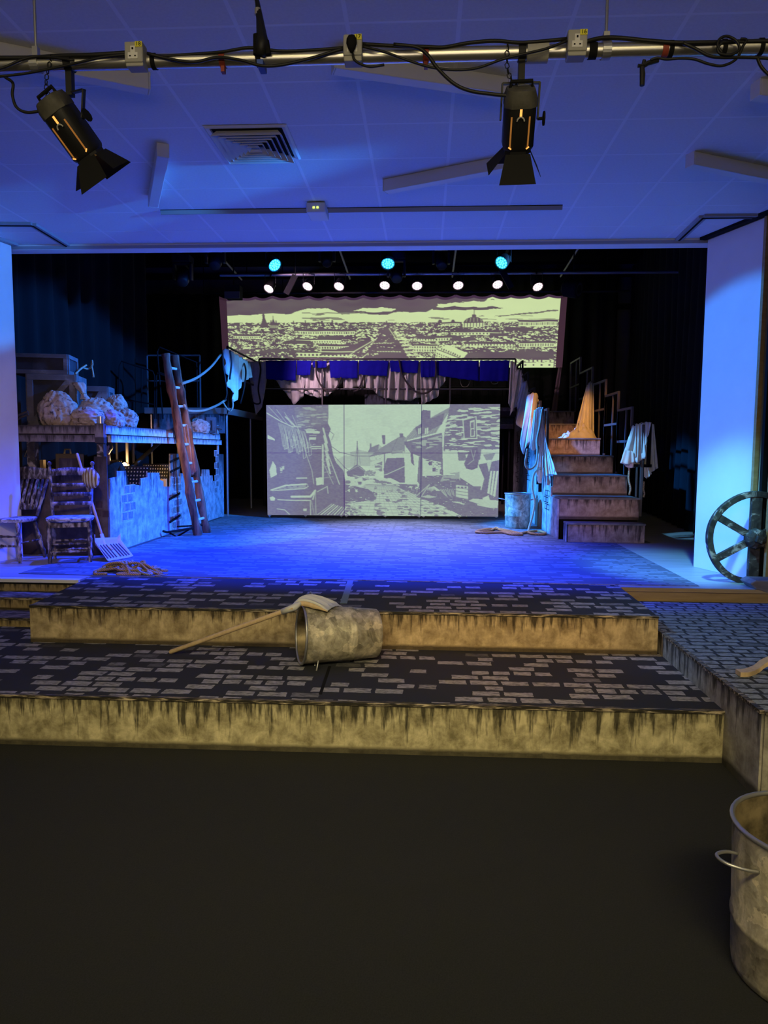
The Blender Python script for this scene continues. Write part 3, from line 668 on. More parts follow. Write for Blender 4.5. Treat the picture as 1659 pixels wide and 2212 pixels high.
s.poly([(1365, 570), (1450, 570), (1440, 650), (1368, 662)], .12); s.poly([(1370, 665), (1400, 650), (1567, 662), (1560, 712), (1450, 690)], .85); s.poly([(1460, 645), (1500, 630), (1510, 660), (1465, 660)], .95); s.line([(1430, 690), (1540, 712)], 3, .9)
for k in range(5): s.line([(1265+k*14, 672), (1345-k*6, 686)], 1.5, .9)
s.line([(1020, 640), (1110, 560), (1050, 650)], 2, .7); s.poly([(1055, 640), (1100, 628), (1160, 640), (1110, 650)], .7)
s.poly([(60, 606), (170, 562), (315, 556), (312, 590), (180, 600), (80, 606)], .35, q4, .3); s.line([(72, 600), (165, 570), (300, 560)], 3, .95); s.line([(80, 605), (290, 590), (316, 575)], 2, .8)
s.line([(205, 644), (330, 642), (360, 605)], 5, .92); s.line([(115, 664), (205, 668), (330, 668)], 2.5, .8); s.line([(328, 668), (330, 768)], 2, .7); s.line([(345, 660), (362, 600)], 3, .8); s.poly([(62, 650), (80, 642), (98, 652), (92, 672), (68, 670)], .95)
s.line([(362, 600), (365, 768)], 1.5, .6); s.line([(375, 610), (440, 575), (445, 620)], 2, .7); s.line([(335, 672), (355, 768)], 1.2, .5); s.line([(240, 522), (305, 520)], 3, .75)
s.poly([(280, 722), (305, 722), (302, 738), (282, 738)], .8); s.line([(110, 725), (160, 732), (190, 760)], 2.2, .7)
for k in range(8): s.line([(375+k*22, 762), (470+k*13, 690+k*4)], 2.4 if k % 2 else 1.2, .85)
for k in range(5): s.line([(560, 672+k*18), (640+k*12, 690+k*18)], 1.2, .75)
s.a = np.clip(s.a, 0, 1); rough_ = (q4-.5)*.16; s.a = np.clip(s.a*.92+.03+rough_*.7, 0, 1)
s.a[:, 1:-1] = s.a[:, 1:-1]*.64+s.a[:, 2:]*.18+s.a[:, :-2]*.18
# ------------------------------------------------------------------ cloth helper: hangs from a top line to a bottom line
def hang(name, label, m, tops, bots, nu=26, nv=14, folds=5, amp=.03, thick=.006, cat='cloth', group=None, parent=None, nrm=None, seed=0, taper=.35, sag=0, build=True):
    rnd = random.Random(seed*7+11); ph = rnd.uniform(0, 6); tops = [V(p) for p in tops]; bots = [V(p) for p in bots]
    rows = []
    d = (tops[-1]-tops[0]); nn = V(nrm).normalized() if nrm else V((-d.y, d.x, 0)).normalized() if d.xy.length > 1e-4 else V((0, 1, 0))
    for j in range(nv+1):
        v = j/nv; row = []
        for i in range(nu+1):
            u = i/nu; a = poly_at(tops, u); b = poly_at(bots, u); p = a.lerp(b, v)
            k = taper+(1-taper)*v
            f = math.sin(2*math.pi*(folds*u)+ph+.8*math.sin(u*7+ph)+.5*v) + .4*math.sin(2*math.pi*folds*2.3*u+ph*2+v)
            p = p + nn*amp*k*f
            if sag: p = p + nn*sag*math.sin(math.pi*v)
            p.z += .006*math.sin(u*31+v*17+ph)
            row.append(p)
        rows.append(row)
    mb = MB().grid(rows)
    if not build: return mb
    o = mb.build(name, m, parent, smooth='all', solid=thick)
    return o if parent is not None else tag(o, label, cat, group)
def pxs(Y, pts):
    if not isinstance(Y, (list, tuple)): Y = [Y]*len(pts)
    return [aty(x, y, q) for (x, y), q in zip(pts, Y)]
def rope(name, label, pts, r=.014, m='rope', cat='rope', group=None, n=7, parent=None, k=6):
    o = MB().tube(smooth_path(pts, k), r, n).build(name, M[m], parent, smooth='all')
    return o if parent is not None else tag(o, label, cat, group)

# ---- hanging cloth with the city skyline
YC = 16.5
t = thing('projection_cloth', 'wide hanging cloth with the purple and pale city skyline projected on it', 'backdrop cloth', aty(850, 793, YC))
tl, tr, br, bl = (aty(473, 645, YC), aty(1226, 640, YC), aty(1214, 794, YC), aty(482, 792, YC))
padl, padr, padt = 14, 13, 5
full = np.full((H+padt, W+padl+padr), 0.); full[padt:, padl:-padr] = c.a
class Q: pass
pc = Q(); pc.a = full
def cpos(u, v):
    p = tl.lerp(tr, u).lerp(bl.lerp(br, u), v); s_ = abs(math.sin(math.pi*u*19)); e = (1-v)**7
    return (p.x, p.y + .035*math.sin(u*70+3*v)*(.3+.7*(1-v)) + .02*math.sin(u*23), p.z + .05*(1-s_)*e)
po = picture_mesh('picture_cloth', pc, cpos, (.085, .042, .088), (.6, .73, .37), 1.0, (.06, .05, .06), t)
at = po.data.color_attributes['picture']; hh, ww = full.shape
buf = np.empty(hh*ww*4, np.float32); at.data.foreach_get('color', buf); buf = buf.reshape(hh, ww, 4)
buf[:, :padl, :3] = (.045, .02, .035); buf[:, -padr:, :3] = (.05, .022, .035); buf[:padt, :, :3] *= .7
# the projector beam fades towards the top left
fx = np.linspace(0, 1, ww)[None, :, None]; fy = np.linspace(0, 1, hh)[:, None, None]
at.data.foreach_set('color', buf.ravel())
ra, rb_ = aty(440, 634, YC), aty(1250, 629, YC); cro = MB().tube([ra, rb_], .02, 8).build('curtain_rail', M['blackmetal'])
for p in (ra, rb_): MB().tube([p, V((p.x, p.y, 6.2))], .008, 6).build('drop_rod', M['black'], cro)
for k in range(20):
    u = k/19; p = V(cpos(u, 0))
    MB().tube([p+V((0, -.01, -.02)), V((p.x, YC, lerp(ra.z, rb_.z, (p.x-ra.x)/(rb_.x-ra.x))))], .006, 5).build('tie', M['black'], t)
hang('cloth_tail', None, M['cloth_dull'] if 'cloth_dull' in M else M['grubby'], pxs(YC+.1, [(1206, 794), (1214, 794)]), pxs(YC+.1, [(1190, 892), (1203, 892)]), 6, 8, 1, .02, parent=t)
tag(cro, 'black rail along the top of the city skyline cloth', 'rail')

# ---- rolling screen with the fishing street
t = thing('projection_screen', 'wide low rolling screen with the old fishing street projected across three panels', 'screen', aty(828, 1122, 12.47))
q = [aty(575, 875, 12.35), aty(1080.5, 873, 12.6), aty(1076, 1116, 12.6), aty(578, 1112.5, 12.35)]
for x in (551, 1055): s.line([(x, 42), (x, 768)], 1.1, -.5)
s.line([(45, 356), (1567, 356)], .8, -.3); s.line([(985, 702), (1050, 708), (1048, 742), (985, 735), (985, 702)], .8, .3); s.line([(1492, 712), (1545, 712), (1545, 745), (1492, 745), (1492, 712)], .8, 0)
def spos(u, v): return q[0].lerp(q[1], u).lerp(q[3].lerp(q[2], u), v)
cuts = [0, int(round((551-45)/1522*W2)), int(round((1055-45)/1522*W2)), W2]
for a0, a1 in zip(cuts, cuts[1:]):
    pc = Q(); pc.a = s.a[:, a0:min(W2, a1+1)]
    o = picture_mesh('panel', pc, lambda u, v, a0=a0, a1=min(W2-1, a1): tuple(spos((a0+(a1-a0)*u)/(W2-1), v)), (.14, .112, .2), (.45, .6, .44), 1.0, (.05, .05, .05), t)
    u0, u1 = a0/W2, a1/W2
    off = V((0, .03, 0)); mb = MB()
    mb.prism([spos(u0, 0)+V((0, .004, 0)), spos(u1, 0)+V((0, .004, 0)), spos(u1, 1)+V((0, .004, 0)), spos(u0, 1)+V((0, .004, 0))], (0, .05, 0)); mb.build('backing', M['black'], o)
for x in (582, 660, 737, 748, 832, 905, 915, 992, 1072):
    u = (x-578)/498; p = spos(u, 1); mb = MB(); mb.box((p.x, p.y+.03, p.z-.008), (.05, .05, .014)); mb.lathe([(0, .028), (.02, .028)], (p.x-.01, p.y+.03, ZS+.034), (p.x+1, p.y+.03, ZS+.034), 12)
    mb.build('caster', M['steel'], t)

# ---- bridge and upper left deck at the back
YB, ZB, ZRAIL = 15.0, 2.6, 3.645
ZL = 2.52
def rail_run(mb, pts, zt, zm, z0, r=.018, posts=None):
    for a, b in zip(pts, pts[1:]):
        a, b = V((*a, 0)), V((*b, 0))
        for z in (zt, zm): mb.tube([a+V((0, 0, z)), b+V((0, 0, z))], r, 6)
        n = max(1, int((b-a).length/1.25))
        for k in range(n+1):
            p = a.lerp(b, k/n); mb.tube([p+V((0, 0, z0)), p+V((0, 0, zt))], r, 6)
t = thing('bridge', 'dark raised bridge with a pipe handrail crossing the back of the stage', 'bridge', (-.8, 15.6, ZS))
MB().bx(-3.44, 1.81, YB-.3, 16.25, ZB-.12, ZB).build('deck', M['black'], t)
mb = MB(); rail_run(mb, [(-3.42, YB-.25), (1.8, YB-.25)], ZRAIL, 3.04, ZB); mb.build('front_rail', M['railgrey'] if 'railgrey' in M else M['blackmetal'], t)
mb = MB(); rail_run(mb, [(-3.42, 16.22), (1.8, 16.22)], ZRAIL, 3.2, ZB)
for x in np.arange(-3.4, 1.8, .3): mb.tube([(x, 16.22, ZB), (x, 16.22, 3.2)], .008, 5)
mb.build('back_rail', M['blackmetal'], t)
for x in (-3.4, -1.7, 0, 1.75):
    for y in (15.06, 16.2): MB().tube([(x, y, ZS), (x, y, ZB-.12)], .03, 8).build('leg', M['blackmetal'], t)
kb = dripped('kickboard_paint', (.1, .11, .13), (.05, .055, .065), (.02, .02, .025), .4, .8, 14)
for x0, x1, y0 in ((675, 792, 874), (788, 905, 852), (905, 985, 874), (1080, 1110, 880)):
    a, b = aty(x0, y0, YB-.03), aty(x1, y0, YB-.03)
    MB().bx(a.x, b.x, YB-.045, YB-.02, ZB-.35, a.z).build('kickboard', kb, t, origin=(a.x, YB, a.z))
t = thing('upper_deck', 'dark upper deck behind the ladder with painted fascia and pipe railings', 'staging', (-4.8, 14, ZS))
MB().bx(-5.0, -3.5, 12.62, 16.25, ZL-.11, ZL).build('deck', M['black'], t)
mb = MB(); mb.bx(-5.0, -3.48, 12.60, 12.64, ZL-.1, ZL+.01); mb.bx(-3.51, -3.47, 12.6, 16.2, ZL-.11, ZL+.01); mb.build('edge', M['steel'], t, bevel=.004)
p0, p1 = aty(332, 890, 12.58), aty(486, 936, 12.58)
MB().bx(p0.x, p1.x, 12.555, 12.59, p1.z, ZL-.1).build('fascia', dripped('fascia_paint', (.2, .19, .22), (.1, .095, .11), (.015, .015, .02), .42, .9, 12), t, origin=(p0.x, 12.57, ZL-.1))
for x, y in ((-3.53, 12.66), (-3.53, 14.4), (-4.9, 12.66), (-3.53, 16.1)): MB().tube([(x, y, ZS), (x, y, ZL-.1)], .022, 8).build('leg', M['steel'], t)
mb = MB(); rail_run(mb, [(-4.0, 12.66), (-4.95, 12.66)], 3.45, 3.0, ZL, .016)
mb.build('front_rail', M['railgrey'] if 'railgrey' in M else M['blackmetal'], t)
mb = MB(); rail_run(mb, [(-3.5, 12.66), (-3.5, 15.0)], 3.6, 3.1, ZL, .02); mb.build('side_rail', M['blackmetal'], t)
# a thin free-standing rail frame receding over the lower deck
t = thing('guard_rail', 'thin black looped guard rail along the back of the crate deck', 'railing', (-5, 12, 2.0))
Y1 = 12.1
for pts in ([(255, 912), (258, 790), (262, 780), (330, 802), (334, 812), (334, 905)], [(265, 862), (334, 874)], [(338, 905), (338, 812), (342, 804), (400, 822), (402, 905)], [(306, 796), (306, 880)],
            [(352, 905), (340, 760), (345, 750), (425, 783), (427, 880)], [(340, 806), (366, 815)]):
    MB().tube(pxs(Y1, pts), .012, 6).build('rail_loop', M['black'], t)

# ---- blue cloths pegged along the bridge rail
blues = [((574, 779), (640, 779), (638, 822), (575, 819), 'at the left end of the bridge rail'), ((642, 779), (673, 779), (670, 810), (641, 810), 'second along the bridge rail'),
 ((675, 780), (706, 780), (705, 794), (676, 794), 'shortest of all, rolled over the bridge rail'), ((711, 779), (773, 779), (772, 817), (714, 816), 'squarish, above the small pleated white drape'),
 ((776, 779), (840, 779), (836, 812), (775, 809), 'just left of the middle of the bridge rail'), ((842, 779), (905, 779), (902, 806), (844, 802), 'above the big white swag, with slanting lower edge'),
 ((908, 779), (941, 779), (941, 813), (910, 815), 'narrow, right of the big white swag'), ((943, 779), (1034, 779), (1034, 823), (945, 811), 'wide, beside the slit in the last blue pair'), ((1037, 779), (1101, 778), (1098, 823), (1036, 823), 'last at the right end of the bridge rail')]
for i, (a, b, c_, d, w_) in enumerate(blues):
    hang('blue_cloth', 'deep blue cloth '+w_, M['bluecloth'], pxs(YB-.30, [a, b]), pxs(YB-.31, [d, ((d[0]+c_[0])/2, (d[1]+c_[1])/2+1), c_]), 22, 8, 2, .012, .012, group='blue cloths along the bridge rail', seed=i, nrm=(0, 1, 0))
# ---- white drapes on the same rail
Yd = YB-.16
hang('white_drape', 'pale pointed drape hanging under the second blue cloth', M['cloth'], pxs(Yd, [(592, 781), (663, 781)]), pxs(Yd, [(594, 818), (612, 843), (636, 876), (655, 855), (663, 815)]), 30, 12, 3, .09, group='white drapes on the bridge rail', seed=1, nrm=(0, 1, 0), cat='drape')
hang('white_drape', 'pink-lit draped swag under the shortest blue cloth', M['cloth'], pxs(Yd+.06, [(660, 781), (742, 781)]), pxs(Yd+.06, [(656, 850), (690, 860), (714, 852), (738, 826)]), 36, 14, 5, .1, group='white drapes on the bridge rail', seed=2, nrm=(0, 1, 0), cat='drape')
hang('white_drape', 'small pleated white drape peeping below the squarish blue cloth', M['cloth'], pxs(Yd-.01, [(738, 781), (797, 781)]), pxs(Yd-.01, [(741, 841), (758, 842), (772, 835), (784, 838), (794, 812)]), 30, 12, 5, .08, group='white drapes on the bridge rail', seed=3, nrm=(0, 1, 0), cat='drape')
hang('white_drape', 'large white swag sagging over the middle of the street screen', M['cloth'], pxs(Yd-.03, [(786, 781), (915, 781)]), pxs(Yd-.03, [(789, 838), (806, 842), (818, 856), (850, 864), (885, 866), (912, 856)]), 48, 16, 6, .12, group='white drapes on the bridge rail', seed=4, nrm=(0, 1, 0), cat='drape')
hang('white_drape', 'straight-sided white drape with stepped hem right of the large swag', M['cloth'], pxs(Yd-.05, [(906, 781), (963, 781)]), pxs(Yd-.05, [(911, 875), (929, 866), (947, 856), (950, 838), (963, 822)]), 26, 12, 5, .06, group='white drapes on the bridge rail', seed=5, nrm=(0, 1, 0), cat='drape')
for pts, w_ in (([(682, 780), (685, 815), (702, 842), (725, 840), (737, 815)], 'below the shortest blue cloth'), ([(764, 846), (775, 840), (786, 812)], 'beside the small pleated drape'), ([(862, 778), (870, 812), (892, 842), (915, 850), (935, 838), (942, 800), (941, 780)], 'across the large white swag')):
    rope('dark_rope', 'dark rope looped '+w_, pxs(YB-.36, pts), .018, 'darkrope' if 'darkrope' in M else 'rubber', group='dark ropes on the bridge')
rope('cord', 'thin pale cord loop hanging below the last blue cloth', pxs(YB-.05, [(1060, 823), (1064, 829), (1074, 828), (1076, 822)]), .008, 'rope')
rope('cord', 'thin cord loop below the wide blue cloth', pxs(YB-.05, [(993, 818), (998, 834), (1010, 834), (1017, 820)]), .006, 'rope')
# ---- cloths wrapped over the left rail end
hang('draped_cloth', 'blue-lit white cloth bundled over the left corner of the rail, dangling to a point', M['cloth'], pxs([12.55, 12.5, 13.0, 13.8], [(478, 758), (489, 752), (512, 767), (538, 783)]), pxs([12.5, 12.45, 12.45, 12.8, 13.4], [(483, 785), (493, 832), (508, 869), (519, 828), (540, 815)]), 40, 18, 7, .055, .008, seed=8, nrm=(.8, -.6, 0))
hang('draped_cloth', 'long pinkish-grey cloth with a pointed end left of the first blue cloth', M['cloth'], pxs([14.6, 14.72], [(533, 781), (577, 781)]), pxs([14.5, 14.5, 14.6, 14.7], [(537, 812), (553, 897), (566, 880), (576, 822)]), 26, 16, 3, .04, .008, seed=9, nrm=(.3, -1, 0))
rope('rope', 'pale blue-lit rope sagging from the ladder up to the rail corner', pxs([10.0, 10.6, 11.4, 12.4], [(393, 829), (425, 816), (455, 793), (477, 766)]), .02)
rope('rope', 'pale rope from the ladder to the foot of the rail post', pxs([9.9, 10.2, 10.9, 11.8, 12.5], [(398, 876), (406, 887), (438, 887), (468, 876), (487, 864)]), .02)
rope('rope', 'short pale rope loop dangling at the deck corner', pxs(12.45, [(481, 868), (490, 882), (498, 888), (503, 878), (502, 862)]), .016)
for i, pts in enumerate(([(481, 762), (482, 790), (486, 815), (490, 850), (484, 868)], [(497, 757), (500, 785), (496, 820)], [(523, 775), (531, 800), (527, 840), (519, 872)], [(560, 781), (563, 800), (558, 840), (562, 870), (545, 868), (541, 840), (535, 800), (522, 772)])):
    rope('dark_rope', ('dark rope wound down the corner rail post', 'dark rope band around the blue-lit cloth', 'dark rope hanging at the edge of the blue-lit cloth', 'dark rope looped around the long pointed cloth')[i], pxs(12.38 if i < 2 else [13.76, 12.9, 12.8, 12.8] if i == 2 else [14.74]+[14.42]*(len(pts)-2)+[14.7], pts), .016, 'rubber', group='dark ropes at the rail corner')
# ------------------------------------------------------------------ staircase at the right
SX0, SX1 = 1.84, 2.915
SY = [9.56, 9.86, 10.42, 11.2, 12.0, 13.0, 14.0, 16.2]
SZ = [.862, 1.18, 1.468, 1.743, 2.02, 2.29, 2.57, 2.6]
t = thing('staircase', 'wide wooden staircase with drip-painted risers climbing to the bridge at the right', 'staircase', (2.4, 11, ZS))
fs = dripped('stair_riser_paint', (.5, .4, .34), (.25, .18, .15), (.035, .025, .024), .29, .9, 13)
tread_m = mottled('stair_tread', [(.35, (.1, .1, .105)), (.65, (.2, .2, .21))], (8, 8, 8), 4, .6)
fsd = dripped('plank_paint', (.56, .57, .6), (.22, .23, .26), (.02, .02, .025), 1.3, .6, 24)
M['plankpaint'] = fsd
zs = [ZS]+SZ
for i in range(7):
    x0 = 1.89 if i == 0 else SX0
    x1 = SX1-.03*(i > 0)*i*.4 if i else 2.9
    zb = zs[i] if i != 1 else SZ[0]+.02
    MB().bx(x0, x1, SY[i]-.012, SY[i]+.004, zb, SZ[i]-.022).build('riser', fs, t, origin=((x0+x1)/2+i*.7, SY[i], SZ[i]))
    MB().bx(x0-.004, x1+.01, SY[i]-.022, SY[i+1]-.01 if i else SY[1]-.06, SZ[i]-.024, SZ[i]).build('tread', tread_m, t, bevel=.004)
    mb = MB()
    if i: mb.bx(x0+.02, x1-.005, SY[i]+.03, SY[i+1], ZS, SZ[i]-.03); mb.build('carcass', M['black'], t)
MB().bx(1.888, 1.90, SY[0]-.012, SY[1]-.07, ZS, SZ[0]-.022).build('side_panel', fsd, t, origin=(1.89, 9.7, SZ[0]))
MB().bx(1.92, 2.88, SY[0]+.02, SY[1]-.07, ZS, SZ[0]-.03).build('carcass', M['black'], t)
# painted plank cladding on the stair's open side, topped like a broken palisade
prof = [(SY[1]-.01, ZS), (SY[1]-.01, 1.155), (10.4, 1.155), (10.4, 1.30), (10.75, 1.30), (10.75, 1.44), (11.05, 1.44), (11.05, 1.55), (11.4, 1.55), (11.4, 1.66), (11.75, 1.66), (11.75, 1.75), (12.05, 1.75), (12.05, 1.98), (12.6, 1.98), (12.6, 2.12), (13.2, 2.12), (13.2, 2.27), (13.9, 2.27), (13.9, 2.5), (14.8, 2.5), (14.8, ZS)]
mb = MB(); mb.prism([(SX0-.028, y, z) for y, z in prof], (.024, 0, 0)); mb.build('cladding', fsd, t, origin=(SX0, 12, 1.75))
mb = MB()
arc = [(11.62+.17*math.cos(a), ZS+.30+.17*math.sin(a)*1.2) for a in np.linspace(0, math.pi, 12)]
mb.prism([(SX0-.032, y, z) for y, z in [(11.79, ZS)]+arc+[(11.45, ZS)]], (.006, 0, 0)); mb.build('arch_shade_panel', mottled('opening_shadow_wood', [(.3, (.07, .045, .03)), (.7, (.12, .08, .055))]), t)  # flat dark panel standing in for the shade inside an arched hole
rb = random.Random(2)
for y0, z0, nr in ((13.95, 1.2, 10), (10.5, .95, 3), (12.5, 1.3, 5)):   # outlined bricks painted on the cladding
    bl = MB()
    for r_ in range(nr):
        for q_ in range(2):
            y = y0+q_*.2+(r_ % 2)*.1; z = z0+r_*.1
            for a, b in (((y, z), (y+.17, z)), ((y, z+.075), (y+.17, z+.075)), ((y, z), (y, z+.075)), ((y+.17, z), (y+.17, z+.075))):
                bl.box((SX0-.029, (a[0]+b[0])/2, (a[1]+b[1])/2), (.003, abs(b[0]-a[0])+.01, abs(b[1]-a[1])+.01))
    bl.build('painted_bricks', M['black'], t)

# handrail frames
def rail_frames(name, X, tops, Ys, post0=None, mat_='railgrey', w_=.035):
    for i in range(len(tops)):
        y0, y1 = Ys[i], Ys[i+1]; zt = tops[i]; zb = SZ[min(i+1, 6)]
        mb = MB()
        for y, zz in ((y0, zt), (y1, zt)): mb.bx(X-w_/2, X+w_/2, y-w_/2, y+w_/2, zb-.25 if y == y0 else zb, zz)
        mb.bx(X-w_/2, X+w_/2, y0, y1, zt-.035, zt)
        mb.bx(X-w_/2, X+w_/2, y0, y1, (zt+zb)/2-.02, (zt+zb)/2+.015)
        ym = lerp(y0, y1, .4); mb.bx(X-.012, X+.012, ym-.012, ym+.012, zb, zt-.03)
        mb.build(name, M[mat_], t, bevel=.003)
RY = [9.9, 10.45, 11.2, 12.0, 12.98, 14.0, 14.9]
rail_frames('right_rail', SX1+.02, [2.17, 2.445, 2.72, 2.98, 3.29, 3.59], RY)
rail_frames('left_rail', SX0+.03, [2.46, 2.62, 2.9, 3.25, 3.55], [11.15, 11.9, 12.6, 13.4, 14.2, 15.0], mat_='blackmetal')
p0, p1 = aty(1171, 879, 11.1), aty(1171, 1052, 11.1)
mb = MB(); mb.bx(p0.x-.025, p0.x+.025, 11.075, 11.125, 1.18, p0.z)
mb.build('newel_post', M['black'], t, bevel=.003)
mb = MB(); a, b = aty(1163, 970, 11.05), aty(1171, 970, 11.05); mb.bx(a.x-.02, a.x+.02, 11.0, 11.05, 1.3, 1.85); mb.bx(a.x, b.x, 11.02, 11.06, a.z-.02, a.z+.02); mb.build('rail_stub', M['black'], t)
# the near right-hand post frame carrying the cloth
mb = MB(); Yp = 9.95
a, b = aty(1404, 914, Yp), aty(1404, 1007, Yp); mb.bx(a.x-.022, a.x+.022, Yp-.02, Yp+.02, b.z, a.z)
c0, c1 = aty(1368, 1006, Yp), aty(1407, 1006, Yp); mb.bx(c0.x, c1.x, Yp-.02, Yp+.02, c0.z-.02, c0.z+.02)
d0 = aty(1387, 985, Yp+.05); mb.bx(d0.x-.03, d0.x+.02, Yp, Yp+.05, 1.18, d0.z)
c2, c3 = aty(1370, 916, Yp), aty(1407, 914, Yp); mb.bx(c2.x, c3.x, Yp-.02, Yp+.02, c3.z-.04, c3.z)
mb.build('end_frame', M['black'], t, bevel=.003)

# ---- cloths on the stair rails
G = 'cloths draped on the stair rail'
hang('draped_cloth', 'pinkish cloth farthest up the left stair rail, beside the blue cloths', M['cloth'], pxs(14.5, [(1103, 780), (1110, 781), (1119, 800)]), pxs(14.5, [(1098, 872), (1104, 882), (1112, 850)]), 16, 12, 3, .03, .008, group=G, seed=21, nrm=(0, 1, 0))
hang('draped_cloth', 'grey cloth with a long pointed corner on the left stair rail', M['cloth'], pxs(14.2, [(1112, 803), (1121, 798), (1128, 800), (1132, 822)]), pxs(14.0, [(1102, 897), (1110, 882), (1121, 875), (1131, 850)]), 22, 14, 3, .04, .008, group=G, seed=22, nrm=(0, 1, 0))
hang('draped_cloth', 'azure-lit cloth with an orange inner fold on the left stair rail', M['cloth'], pxs([13.3, 13.2, 13.3], [(1127, 826), (1138, 822), (1145, 850)]), pxs([13.2, 13.0, 13.0, 13.2], [(1115, 872), (1117, 919), (1130, 930), (1149, 872)]), 24, 16, 3, .06, .008, group=G, seed=23, nrm=(-.4, -1, 0))
hang('draped_cloth', 'hood-shaped white cloth whose front hem hangs lowest on the left stair rail', M['cloth'], pxs([12.1, 12.0, 12.1, 12.3], [(1137, 857), (1150, 848), (1160, 850), (1164, 868)]), pxs([11.9, 11.8, 11.8, 12.1], [(1124, 945), (1128, 983), (1146, 955), (1163, 884)]), 26, 16, 3, .07, .008, group=G, seed=24, nrm=(-.4, -1, 0))
hang('draped_cloth', 'gathered pale blue cloth tied to the black newel post', M['cloth'], pxs(11.02, [(1154, 887), (1163, 880), (1173, 880)]), pxs(10.95, [(1143, 968), (1154, 974), (1164, 962), (1174, 985)]), 28, 16, 6, .035, .008, group=G, seed=25, nrm=(-.3, -1, 0))
hang('draped_cloth', 'long twisted cloth falling past the newel post to the second step', M['cloth'], pxs([11.0, 10.95, 10.95], [(1174, 915), (1176, 925), (1180, 955)]), pxs([10.9, 10.8, 10.7, 10.5], [(1177, 1062), (1184, 1068), (1192, 1060), (1204, 1026)]), 22, 20, 4, .04, .008, group=G, seed=26, nrm=(-.3, -1, 0))
hang('draped_cloth', 'small knotted cloth end hanging left of the newel post', M['cloth'], pxs(10.98, [(1166, 965), (1173, 965)]), pxs(10.9, [(1159, 1020), (1162, 1042), (1169, 1046), (1173, 1020)]), 14, 12, 3, .025, .008, group=G, seed=27, nrm=(-.3, -1, 0))
hang('draped_cloth', 'tall amber-lit cloth draped from the right rail down onto the stairs', M['cloth'], pxs([12.75, 12.7, 12.75], [(1266, 836), (1275, 824), (1283, 830)]), pxs([12.3, 12.25, 12.3, 12.5], [(1243, 926), (1258, 938), (1272, 944), (1284, 944)]), 30, 20, 5, .05, .008, group=G, seed=28, nrm=(-.5, -1, 0))
# crumpled heap at its foot
rows = []; a0 = atz(1247, 946, 2.022) if False else aty(1249, 947, 12.32); rnd = random.Random(4); phs = [rnd.uniform(0, 6) for _ in range(8)]
for j in range(13):
    v = j/12; row = []
    for i in range(40):
        u = 2*math.pi*i/40; rr = v
        crum = .03*math.sin(5*u+9*v+phs[0])+.025*math.sin(9*u-14*v+phs[1])+.02*math.sin(15*u+22*v+phs[2])
        h = max(0, (1-v*v)*.17*(1+.5*math.cos(u)) + crum*(1-v**4))
        row.append(V((a0.x+.32*rr*math.cos(u)*(1+.1*math.sin(3*u)), 12.36+.22*rr*math.sin(u), 2.024+h)))
    rows.append(row)
tag(MB().grid(rows, True).build('cloth_heap', M['cloth'], smooth='all'), 'crumpled amber-lit heap of cloth lying on the fifth step', 'cloth', G)
hang('draped_cloth', 'pinkish shirt-like cloth hung behind the black post frame at the foot of the stairs', M['cloth'], pxs(Yp+.05, [(1367, 920), (1376, 915), (1400, 911), (1413, 917)]), pxs([Yp-.02, Yp, Yp+.05, Yp+.1, Yp+.08], [(1340, 1000), (1362, 1012), (1382, 1005), (1404, 1022), (1423, 1010)]), 34, 18, 5, .03, .008, group=G, seed=30, nrm=(0, 1, 0))
hang('draped_cloth', 'azure-lit cloth folded over the front of the black post frame', M['cloth'], pxs(Yp-.04, [(1373, 916), (1390, 914), (1407, 912)]), pxs(Yp-.08, [(1372, 985), (1374, 1001), (1394, 990), (1391, 972), (1401, 935)]), 26, 16, 4, .02, .008, group=G, seed=31, nrm=(0, 1, 0))
hang('draped_cloth', 'loose white cloth tail hanging under the crossbar of the post frame', M['cloth'], pxs(Yp+.0, [(1391, 1008), (1404, 1008)]), pxs(Yp-.02, [(1391, 1030), (1397, 1034), (1408, 1024)]), 14, 8, 2, .02, .008, group=G, seed=32, nrm=(0, 1, 0))
hang('draped_cloth', 'square flap of white cloth at the left of the black post frame', M['cloth'], pxs(Yp-.03, [(1350, 972), (1368, 975)]), pxs(Yp-.05, [(1340, 1000), (1358, 1004), (1372, 998)]), 12, 8, 1, .015, .008, group=G, seed=33, nrm=(0, 1, 0))
# ropes
rope('rope', 'twisted pale rope falling beside the newel post and looping under the stair cloths', pxs([11.0, 10.95, 10.9, 10.85, 10.8, 10.75, 10.7, 10.6, 10.55], [(1171, 884), (1166, 920), (1160, 950), (1161, 975), (1157, 1003), (1143, 1014), (1135, 1003), (1137, 985), (1139, 970)]), .017)
rope('rope', 'twisted rope tied at the newel post, trailing down to the bin on the floor', pxs([10.95, 10.9, 10.85, 10.8, 10.75, 10.7, 10.65, 10.6], [(1172, 1012), (1163, 1013), (1153, 1025), (1150, 1055), (1155, 1085), (1150, 1115), (1143, 1140), (1141, 1148)]), .017)
pts = [atz(x, y, ZS+.025) for x, y in ((1141, 1150), (1150, 1153), (1172, 1154), (1178, 1151), (1160, 1147), (1140, 1149), (1118, 1153), (1095, 1149), (1080, 1145), (1072, 1140), (1060, 1146), (1040, 1147), (1028, 1149), (1050, 1151), (1085, 1150), (1105, 1154), (1128, 1154), (1100, 1147), (1078, 1143), (1055, 1143), (1032, 1146))]
rope('rope', 'orange-lit rope lying loosely on the floor in front of the standing bin', pts, .018, 'ropeorange')  # orange light on this rope is put into its colour
rope('rope', 'short rope hanging at the left of the cloth-hung post frame', pxs(9.98, [(1354, 1006), (1359, 1012), (1358, 1035), (1362, 1055), (1359, 1069)]), .014)
